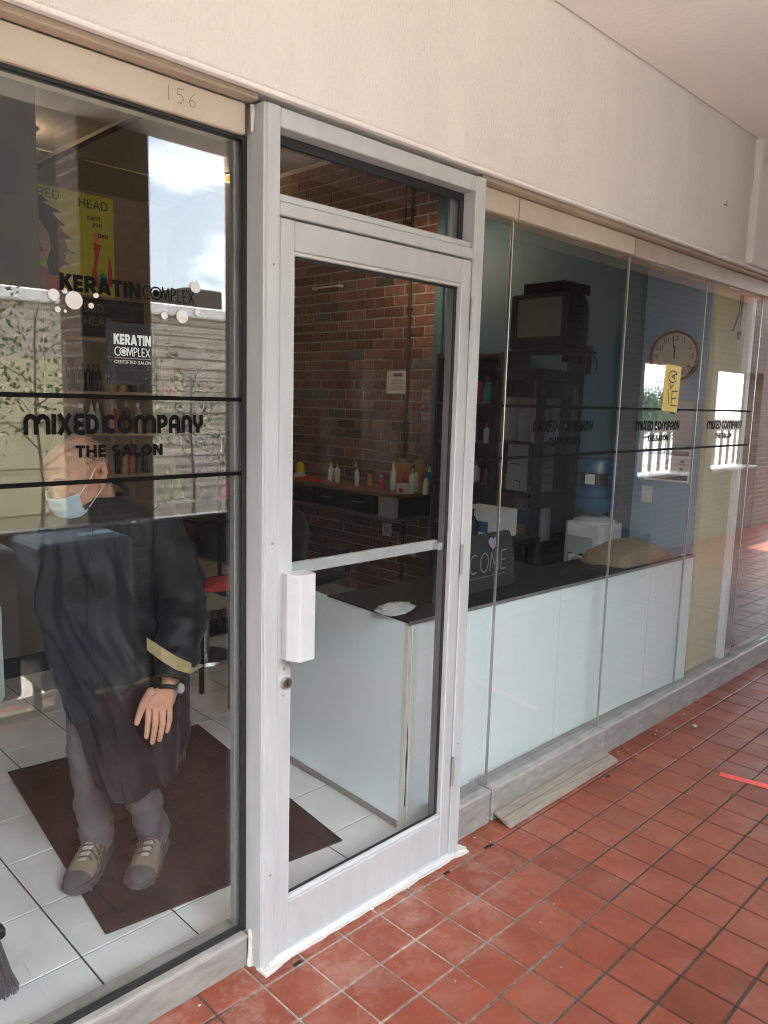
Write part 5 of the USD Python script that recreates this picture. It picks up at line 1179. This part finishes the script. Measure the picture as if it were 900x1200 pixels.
# next room: dark wooden chair by the window
nc = thing('wooden_chair', 'dark wooden chair in the room beyond the last pane', 'chair', (5.75, .95, .012))
for (x, y, h_) in ((0, 0, .45), (.38, 0, .45), (0, .38, .95), (.38, .38, .95)): obj('leg', MB().box(x - .018, x + .018, y - .018, y + .018, 0, h_, .004), 'wood_dark', nc)
obj('seat', MB().box(-.02, .40, -.02, .40, .451, .48, .008), 'wood_dark', nc)
for z in (.62, .75, .88): obj('back_slat', MB().box(.019, .361, .372, .388, z, z + .05, .003), 'wood_dark', nc)

# things on the walkway
pk = thing('loose_board', 'weathered grey board leaning along the window sill', 'board', (2.452, 0, 0))
obj('board', MB().poly(sg.Polygon([(-.036, .004), (-.032, .0), (.050, .030), (.050, .038), (-.030, .018)]), .87, ([0, 1, 0], [0, 0, 1], [1, 0, 0], [0, 0, 0])), 'plank', pk)
obj('groove', MB().box(.004, .866, .008, .0095, .0270, .0290, 0), 'bark', pk)
rt = thing('floor_tape', 'strip of red tape stuck on the tiled walkway', 'tape')
p_ = [(3.560, -.425), (3.600, -.415), (3.644, -.60), (3.70, -.92), (3.655, -.925), (3.60, -.62)]
obj('strip', MB().poly(sg.Polygon(p_), .0007, TOPF(0, 0, .0009)), 'redtape', rt)
lid = thing('bottle_cap', 'small shiny bottle cap by the sill', 'bottle cap', (4.04, -.10, .001))
obj('cap', MB().lathe([(.001, .006), (.011, .006), (.014, .002), (.014, 0)], n=14), 'steel', lid, smooth=30)
obj('liner', MB().lathe([(.001, .0065), (.006, .0065), (.006, .006)], n=12), 'green', lid)
db = MB(); g = np.random.default_rng(21)
for q in range(38):
    x, y = g.uniform(1.2, 4.5), -abs(g.normal()) * .5; a = g.uniform(0, PI); l_ = g.uniform(.002, .005)
    db.tube([(x, y, .0016), (x + l_ * math.cos(a), y + l_ * math.sin(a), .0022)], .0009, 4)
for q in range(26):
    x = g.uniform(.8, 4.6); y = .02 - abs(g.normal()) * .02; db.box(x, x + g.uniform(.004, .012), y, y + .004, .0012, .004, .001)
obj('floor_debris', db, 'paper', label='tiny pale crumbs scattered on the red tiles', cat='debris', kind='stuff')
dc = MB()
for x, y in ((2.28, -.055), (2.262, -.052), (1.335, -.047), (3.14, -.075), (2.02, -.055)):
    dc.box(x, x + .03, y - .006, y + .006, .0008, .005, .002)
obj('dark_debris', dc, 'black', label='dark chips lying in the tile joints by the sill', cat='debris', kind='stuff')

# ================================================================== PERSON
PC = np.array([1.13, .73]); FW = np.array([-.7, -.714]); FW /= np.linalg.norm(FW); LF = np.array([-FW[1], FW[0]])
pr = thing('person', 'bald person in a long black salon gown and pale blue face mask looking down', 'person')
def P(l, f_, z): return np.array([*(PC + l * LF + f_ * FW), z])
def hull(*a): return sphere_hull([(P(*p), r) for p, r in a])
# head frame
hd_f = np.array([-.945, -.33, 0]); hd_f /= np.linalg.norm(hd_f)
pitch = math.radians(27)
hx = hd_f * math.cos(pitch) + np.array([0, 0, -math.sin(pitch)]); hz = hd_f * math.sin(pitch) + np.array([0, 0, math.cos(pitch)]); hy = np.cross(hz, hx)
HC = P(-.050, .060, 1.437)
def Hd(x, y, z): return HC + hx * x + hy * y + hz * z
def hh(*a): return sphere_hull([(Hd(*p), r) for p, r in a])
head = [hh(((-.030, 0, .035), .084), ((.022, 0, .040), .079), ((.045, 0, .0), .062)),
        hh(((.040, .0, -.01), .060), ((.062, 0, -.085), .030), ((.030, .040, -.060), .026), ((.030, -.040, -.060), .026), ((-.02, .045, -.02), .03), ((-.02, -.045, -.02), .03)),
        hh(((.094, 0, .018), .010), ((.112, 0, -.026), .0115)), hh(((.106, .013, -.032), .0075), ((.106, -.013, -.032), .0075)),
        hh(((.088, .010, .032), .011), ((.076, .040, .028), .012)), hh(((.088, -.010, .032), .011), ((.076, -.040, .028), .012)),
        hh(((.094, 0, -.062), .010), ((.086, .018, -.062), .008), ((.086, -.018, -.062), .008)),
        hh(((.072, .032, -.012), .016), ((.05, .052, -.02), .016)), hh(((.072, -.032, -.012), .016), ((.05, -.052, -.02), .016)),
        hh(((.080, .032, .008), .0125), ((.082, .028, .006), .012)), hh(((.080, -.032, .008), .0125), ((.082, -.028, .006), .012))]
ears = []
for s_ in (-1, 1):
    ears += [hh(((-.010, s_ * .080, .030), .013), ((-.024, s_ * .093, .040), .011)), hh(((-.030, s_ * .094, .036), .010), ((-.028, s_ * .091, .0), .009)), hh(((-.022, s_ * .086, -.006), .011), ((-.006, s_ * .080, -.030), .0095)), hh(((-.006, s_ * .077, .012), .007), ((-.004, s_ * .076, -.014), .007))]
neck = [sphere_hull([(Hd(-.035, 0, -.03), .060), (P(-.005, .0, 1.30), .066)])]
body = [hull(((.06, 0, .84), .09), ((-.06, 0, .84), .09), ((.06, .0, 1.0), .095), ((-.06, .0, 1.0), .095)), hull(((.06, .0, 1.0), .095), ((-.06, .0, 1.0), .095), ((.085, -.02, 1.20), .092), ((-.085, -.02, 1.20), .092)),
        hull(((.085, -.02, 1.20), .092), ((-.085, -.02, 1.20), .092), ((.14, .0, 1.275), .055), ((-.11, .0, 1.275), .055), ((0, 0, 1.30), .07))]
EL, WR = P(.275, .02, 1.03), P(.268, .190, .785)
body += [sphere_hull([(P(.155, 0, 1.27), .058), (EL, .044)]), sphere_hull([(EL, .044), (WR, .028)])]
body += [hull(((-.115, 0, 1.27), .055), ((-.13, -.09, 1.03), .042)), hull(((-.13, -.09, 1.03), .042), ((-.06, -.16, .93), .030)), hull(((-.06, -.16, .93), .026), ((.0, -.175, .90), .024))]
for s_, ax in ((1, None), (-1, None)): pass
ankL, ankR = np.array([1.300, .735, .11]), np.array([1.135, .845, .11])
knL, knR = P(.10, .055, .48), P(-.055, .04, .48)
body += [sphere_hull([(P(.08, 0, .82), .055), (knL, .036)]), sphere_hull([(knL, .040), (ankL, .028)]), sphere_hull([(P(-.06, 0, .82), .055), (knR, .036)]), sphere_hull([(knR, .040), (ankR, .028)])]
fdir = np.array([-.70, -.714, 0]); fdL = np.array([-.69, -.724, 0])
for ank, d in ((ankL, fdL), (ankR, fdir)):
    body.append(sphere_hull([(ank, .034), (ank + d * .12 + [0, 0, -.05], .022), (ank - d * .04 + [0, 0, -.05], .03)]))
# left hand: thumb towards the picture's left, back of the hand to the window
def HP(s_, f_, z):
    f_ = f_ + .135
    k = 1 - .045 * .94; z = 1.704 + (z - 1.704) * k
    return P((s_ * k + .336 * f_) / .941, f_, z)
hand = [sphere_hull([(WR, .027), (HP(.132, .072, .708), .018), (HP(.196, .060, .705), .016)]), sphere_hull([(HP(.128, .075, .690), .013), (HP(.150, .078, .684), .013), (HP(.172, .076, .684), .012), (HP(.194, .070, .692), .011), (HP(.136, .070, .715), .016), (HP(.196, .060, .712), .015)])]
def finger(pts, rs): return [sphere_hull([(HP(*pts[i]), rs[i]), (HP(*pts[i + 1]), rs[i + 1])]) for i in range(len(pts) - 1)]
hand += finger([(.130, .076, .688), (.126, .094, .645), (.122, .094, .610), (.120, .088, .590)], [.0105, .0095, .0085, .0075])
hand += finger([(.151, .080, .684), (.147, .099, .635), (.141, .099, .596), (.138, .092, .573)], [.011, .0098, .0088, .0076])
hand += finger([(.172, .077, .684), (.170, .094, .638), (.163, .094, .600), (.160, .087, .580)], [.0105, .0094, .0084, .0073])
hand += finger([(.193, .070, .692), (.193, .086, .652), (.187, .086, .622), (.184, .080, .606)], [.0095, .0084, .0075, .0066])
hand += finger([(.138, .070, .735), (.112, .084, .700), (.099, .092, .667), (.091, .095, .640)], [.016, .0125, .0105, .0088])
bodym = m3.Manifold.batch_boolean(head + ears + neck + body + hand, m3.OpType.Add)
q_ = bodym.refine_to_length(.0065).to_mesh()
tm = trimesh.Trimesh(q_.vert_properties[:, :3], q_.tri_verts, process=True)
tm = trimesh.smoothing.filter_taubin(tm, lamb=.5, nu=.53, iterations=6)
obj('body', tm, 'skin', pr, smooth=True)
tc_ = tm.triangles_center; loc = (tc_ - HC) @ np.stack([hx, hy, hz], 1); fn = tm.face_normals
msk = (np.abs(loc[:, 0]) < .14) & (loc[:, 2] > -.055) & ((loc[:, 0] < -.035) | ((np.abs(loc[:, 1]) > .066) & (loc[:, 0] < .012) & (loc[:, 2] > .052))) & (np.abs(loc[:, 1]) < .083) & (loc[:, 2] < .095) & (np.linalg.norm(loc, axis=1) < .2)
idx = np.nonzero(msk)[0]; g = np.random.default_rng(31); pick = g.choice(idx, 5200)
bc_ = g.dirichlet([1, 1, 1], 5200); pt = np.einsum('ij,ijk->ik', bc_, tm.triangles[pick]); nn = fn[pick] * .6 - hz * .7 - hx * .3 + g.normal(size=(5200, 3)) * .25; nn /= np.linalg.norm(nn, axis=1, keepdims=True)
sd_ = np.cross(nn, g.normal(size=(5200, 3))); sd_ /= np.linalg.norm(sd_, axis=1, keepdims=True); ln = g.uniform(.004, .009, (5200, 1))
hv = np.stack([pt - sd_ * .0009, pt + sd_ * .0009, pt + nn * ln], 1).reshape(-1, 3)
obj('hair', (hv, np.arange(15600).reshape(-1, 3)), 'grey_hair', pr, kind='stuff')
# eyebrows, eyelash line
for s_ in (-1, 1):
    obj('eyebrow', MB().tube([Hd(.098, s_ * .014, .044), Hd(.096, s_ * .028, .048), Hd(.086, s_ * .046, .042)], [.003, .0038, .002], 6), 'lip', pr, smooth=60)
    obj('eyelashes', MB().tube([Hd(.0935, s_ * .021, .004), Hd(.0945, s_ * .031, .0005), Hd(.089, s_ * .042, .003)], .0013, 5), 'lip', pr, smooth=60)
# face mask
rows = []
for i, zz in enumerate(np.linspace(-.012, -.112, 15)):
    t = i / 14; row = []
    for a in np.linspace(-1, 1, 27):
        th = a * 1.02
        fr_ = .128 - .006 * (2 * t - 1) ** 2 - .022 * max(0, t - .55) / .45 + (.003 * math.sin(t * 22) if abs(a) < .9 else 0)
        row.append(Hd(.018 + (fr_ - .018) * math.cos(th) ** .8, (.078 - .012 * t) * math.sin(th) * 1.03, zz * (1 - .25 * abs(a) * (t - .25))))
    rows.append(row)
back = [[p - hx * .0025 for p in r] for r in rows]
fm = obj('face_mask', MB().loft(rows, cap=False, closed=False).loft(back, cap=False, closed=False), 'maskb', pr, smooth=60)
obj('mask_edge', MB().tube(rows[0], .002, 6), 'maskw', fm, smooth=60)
for s_ in (-1, 1):
    e0, e1 = rows[1][-1 if s_ > 0 else 0], rows[12][-1 if s_ > 0 else 0]
    obj('ear_loop', MB().tube([e0, Hd(.025, s_ * .082, .012), Hd(-.006, s_ * .088, .036), Hd(-.028, s_ * .094, .032), Hd(-.030, s_ * .090, .0), Hd(-.012, s_ * .084, -.035), e1], .0017, 6), 'maskw', fm, smooth=60)
# gown
def S2L(s_, f_): return (s_ + .336 * f_) / .941
rings = []
NZ, NA = 64, 120
ctrl = [(1.372, -.095, .080, .080), (1.36, -.115, .105, .085), (1.340, -.145, .140, .095), (1.315, -.165, .185, .105), (1.27, -.172, .20, .115), (1.20, -.175, .195, .13), (1.05, -.185, .19, .14), (.95, -.185, .20, .14), (.85, -.165, .225, .14), (.75, -.14, .255, .145), (.62, -.105, .262, .14), (.52, -.075, .25, .13), (.44, -.035, .23, .115)]
cz_ = np.array([c[0] for c in ctrl])[::-1]
for i in range(NZ):
    t = i / (NZ - 1); z = 1.372 + (.44 - 1.372) * t
    l0, l1, dp = (np.interp(z, cz_, np.array([c[k] for c in ctrl])[::-1]) for k in (1, 2, 3))
    row = []
    for j in range(NA):
        a = 2 * PI * j / NA
        ca, sa_ = math.cos(a), math.sin(a)
        fold = (.010 * math.sin(a * 7 + 1.3 + 2.2 * t) + .008 * math.sin(a * 13 + 4 * t) + .006 * math.sin(a * 4 - 5 * t)) * min(1, t * 3.2)
        dg = z * 5.2 + ca * 1.9
        nz = (float(meshkit.fbm(np.array([[ca * 1.2 + 3, sa_ * 1.2, dg]]), 3, 2)[0]) - .5) * .08 * min(1, t * 4)
        nz += .014 * (1 - abs(math.sin(dg * 2.1 + 1.7 * math.sin(a * 2)))) ** 3 * min(1, t * 4)
        s_ = (l0 + l1) / 2 + (l1 - l0) / 2 * math.copysign(abs(ca) ** .85, ca)
        ff = .012 + (dp + fold + nz) * math.copysign(abs(sa_) ** .85, sa_)
        s_ += (fold + nz) * ca * .55
        zz = z
        if t > .7 and sa_ > 0: zz -= (t - .7) / .3 * .07 * sa_ * max(0, 1 - ((s_ - .10) / .16) ** 2)
        row.append(P(s_ / .941 + .1 * 0, ff, zz))
    rings.append(row)
gw = obj('gown', MB().loft([r[::-1] for r in rings], cap=False), 'gown', pr, smooth=60)
jf = int(NA * .25)
obj('front_seam', MB().tube([np.array(r[jf]) + np.array([FW[0], FW[1], 0]) * .001 for r in rings[2:]], .0035, 6), 'gown', gw, smooth=60)
obj('hem_band', MB().tube(np.array(rings[-1] + [rings[-1][0]]), .005, 6), 'gown', gw, smooth=60)
inner = [[p + (np.array([*PC, p[2]]) - p) * .03 for p in r] for r in rings[-14:]]
obj('gown_lining', MB().loft(inner, cap=False), 'gown', gw, smooth=60)
obj('collar', MB().tube([P(-.008 + .088 * math.cos(a), .004 + .084 * math.sin(a), 1.368 - .04 * math.sin(a)) for a in np.linspace(0, 2 * PI, 40)], .010, 8), 'gown', gw, smooth=60)
def sleeve(path, radii, seed, amp=.042):
    path = np.array(path); n = 48; tt = np.linspace(0, 1, n); k = np.linspace(0, 1, len(path))
    c = np.stack([np.interp(tt, k, path[:, i]) for i in range(3)], 1)
    for _ in range(6): c[1:-1] = (c[:-2] + 2 * c[1:-1] + c[2:]) / 4
    rad = np.interp(tt, np.linspace(0, 1, len(radii)), radii)
    tg = np.gradient(c, axis=0); tg /= np.linalg.norm(tg, axis=1, keepdims=True)
    u = np.cross(tg, [FW[0], FW[1], 0]); u /= np.linalg.norm(u, axis=1, keepdims=True); w = np.cross(tg, u)
    R_ = []
    for i in range(n):
        row = []
        for j in range(36):
            a = 2 * PI * j / 36; d = u[i] * math.cos(a) + w[i] * math.sin(a)
            wr = (float(meshkit.fbm((c[i] * [6, 6, 22] + d * .9 + seed)[None], 3, seed)[0]) - .5) * amp * min(1, tt[i] * 3) * (1 if tt[i] < .9 else .3)
            row.append(c[i] + d * (rad[i] + wr))
        R_.append(row)
    return R_
sl = sleeve([P(.150, -.005, 1.31), P(.185, -.01, 1.26), P(.232, .0, 1.16), P(.270, .02, 1.03), P(.275, .075, .94), P(.272, .14, .86), WR + [0, 0, .024]], [.070, .082, .080, .078, .080, .070, .046], 3)
se = obj('sleeve', MB().loft(sl, cap=False), 'gown', pr, smooth=60)
obj('cuff', MB().tube(np.array(sl[-1] + [sl[-1][0]]), .006, 6), 'gown', se, smooth=60)
sl = sleeve([P(-.110, -.005, 1.30), P(-.135, -.01, 1.24), P(-.15, -.05, 1.14), P(-.14, -.09, 1.03), P(-.10, -.13, .97), P(-.05, -.165, .93)], [.070, .078, .074, .07, .062, .05], 8)
se = obj('sleeve', MB().loft(sl, cap=True), 'gown', pr, smooth=60)
# pale streak shaped as a ribbon across the left forearm
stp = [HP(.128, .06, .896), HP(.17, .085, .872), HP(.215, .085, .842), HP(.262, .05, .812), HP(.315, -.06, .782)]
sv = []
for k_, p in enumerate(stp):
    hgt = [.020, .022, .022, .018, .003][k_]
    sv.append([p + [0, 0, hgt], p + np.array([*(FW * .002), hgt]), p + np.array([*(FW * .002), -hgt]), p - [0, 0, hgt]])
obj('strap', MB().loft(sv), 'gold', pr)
# watch
wd = (WR - EL) / np.linalg.norm(WR - EL); wu = np.cross(wd, [FW[0], FW[1], 0]); wu /= np.linalg.norm(wu); wv = np.cross(wd, wu); wc_ = WR + wd * .002
wt_ = obj('watch', MB().tube([wc_ + (wu * math.cos(a) + wv * math.sin(a)) * .0315 for a in np.linspace(0, 2 * PI, 28)], .007, 6), 'black_gloss', pr, smooth=60)
dv = np.array([-.2, -.75, .1]) + np.array([.6, -.3, 0]); dv -= wd * (dv @ wd); dv /= np.linalg.norm(dv)
obj('watch_case', MB().cyl(wc_ + dv * .031, wc_ + dv * .044, .017, n=18), 'steel', wt_, smooth=40)
# trousers
for kn, an_, hp in ((knL, ankL, P(.085, 0, .80)), (knR, ankR, P(-.055, 0, .80))):
    end = an_ + np.array([0, 0, .005])
    R_ = sleeve([hp, hp * .5 + kn * .5, kn, kn * .5 + an_ * .5, kn * .22 + an_ * .78, end], [.085, .075, .063, .060, .058, .062], 5, .030)
    obj('trouser_leg', MB().loft(R_, cap=False), 'trouser', pr, smooth=60)
# shoes
def shoe(ank, d, flip):
    d = d / np.linalg.norm(d); sd = np.array([-d[1], d[0], 0]); heel = np.array([ank[0], ank[1], 0]) - d * .085
    Zm = ZF + .0095
    def at(x, y, z): return heel + d * x + sd * y + np.array([0, 0, Zm + z])
    def rows_(xs, prof, z0, k):
        out = []
        for x, w, top in zip(xs, *prof):
            r = []
            for a in np.linspace(0, 2 * PI, 28, endpoint=False):
                yy = w * math.copysign(abs(math.cos(a)) ** .75, math.cos(a)); s1 = math.sin(a)
                z = z0 + (top - z0) * max(0, s1) ** .8 if s1 > 0 else z0
                r.append(at(x, yy + .006 * flip * (x / .3), z))
            out.append(r)
        return out
    xs = np.array([0, .012, .04, .09, .13, .17, .21, .25, .28, .30, .312])
    w = np.array([.010, .030, .039, .040, .042, .046, .051, .050, .042, .028, .008]); top = np.array([.05, .085, .10, .105, .098, .086, .073, .062, .052, .042, .026])
    sh = obj('shoe', MB().loft(rows_(xs, (w, top), .022, 0)), 'shoe', pr, smooth=50)
    so = []
    for z, k in ((0, .96), (.008, 1.06), (.022, 1.05), (.030, 1.01)):
        ring_ = [at(x, w_ * k + .003, z) for x, w_ in zip(xs, w)] + [at(x, -w_ * k - .003, z) for x, w_ in zip(xs[::-1], w[::-1])]
        so.append(ring_)
    obj('sole', MB().loft(so[::-1]), 'shoe_dark', sh, smooth=30)
    for q in range(7):
        for s_ in (-1, 1): obj('lug', MB().box(-.012, .012, -.006, .006, 0, .012, .002).__class__().add((np.array([at(.05 + q * .037 + a, s_ * (np.interp(.05 + q * .037, xs, w) * 1.0 + .004) + b, c) for a in (-.011, .011) for b in (-.004, .004) for c in (0.0005, .020)])), BOXF), 'shoe_dark', sh)
    x2 = np.array([.262, .272, .285, .30, .315]); w2 = np.interp(x2, xs, w) + .0022; w2[-1] = .010; t2 = np.interp(x2, xs, top) + .0022
    obj('toe_cap', MB().loft(rows_(x2, (w2, t2), .024, 0)), 'shoe_dark', sh, smooth=50)
    x3 = np.array([.085, .10, .14, .18, .222]); t3 = np.interp(x3, xs, top) + .004; w3 = np.array([.022, .026, .026, .024, .018])
    obj('tongue', MB().loft(rows_(x3, (w3, t3 + np.array([.018, .01, .002, 0, -.001])), .05, 0)), 'shoe_mesh', sh, smooth=50)
    for q in range(5):
        x = .112 + q * .024; zt = np.interp(x, xs, top)
        obj('lace', MB().tube([at(x - .006, -.033, zt - .018), at(x + .004, -.015, zt + .004), at(x + .006, 0, zt + .0075), at(x - .002, .016, zt + .004), at(x + .006, .033, zt - .018)], .0032, 6), 'lace', sh, smooth=60)
        for s_ in (-1, 1):
            if q < 4: obj('overlay', MB().tube([at(x + .004, s_ * .030, zt - .012), at(x + .014, s_ * .040, zt - .035), at(x + .012, s_ * .045, .034)], .0055, 6), 'shoe_dark' if s_ * flip > 0 else 'lace', sh, smooth=60)
            if q < 4: obj('mesh_inset', MB().add(np.array([at(x + .016 + a, s_ * (.0385 + .0015 * (b > 0)) * (1.02 + .1 * q * .3), np.interp(x, xs, top) - .030 + b) for a in (-.006, .006) for b in (-.014, .008)]), [[0, 1, 3], [0, 3, 2], [0, 3, 1], [0, 2, 3]]), 'shoe_mesh', sh)
    obj('badge', MB().lathe([(.001, .004), (.005, .003), (.006, 0)], n=10).__class__().cyl(at(.094, .004, .128), at(.097, .004, .133), .0055, n=10), 'orange', sh)
shoe(ankL, fdL, 1)
shoe(ankR, fdir, -1)
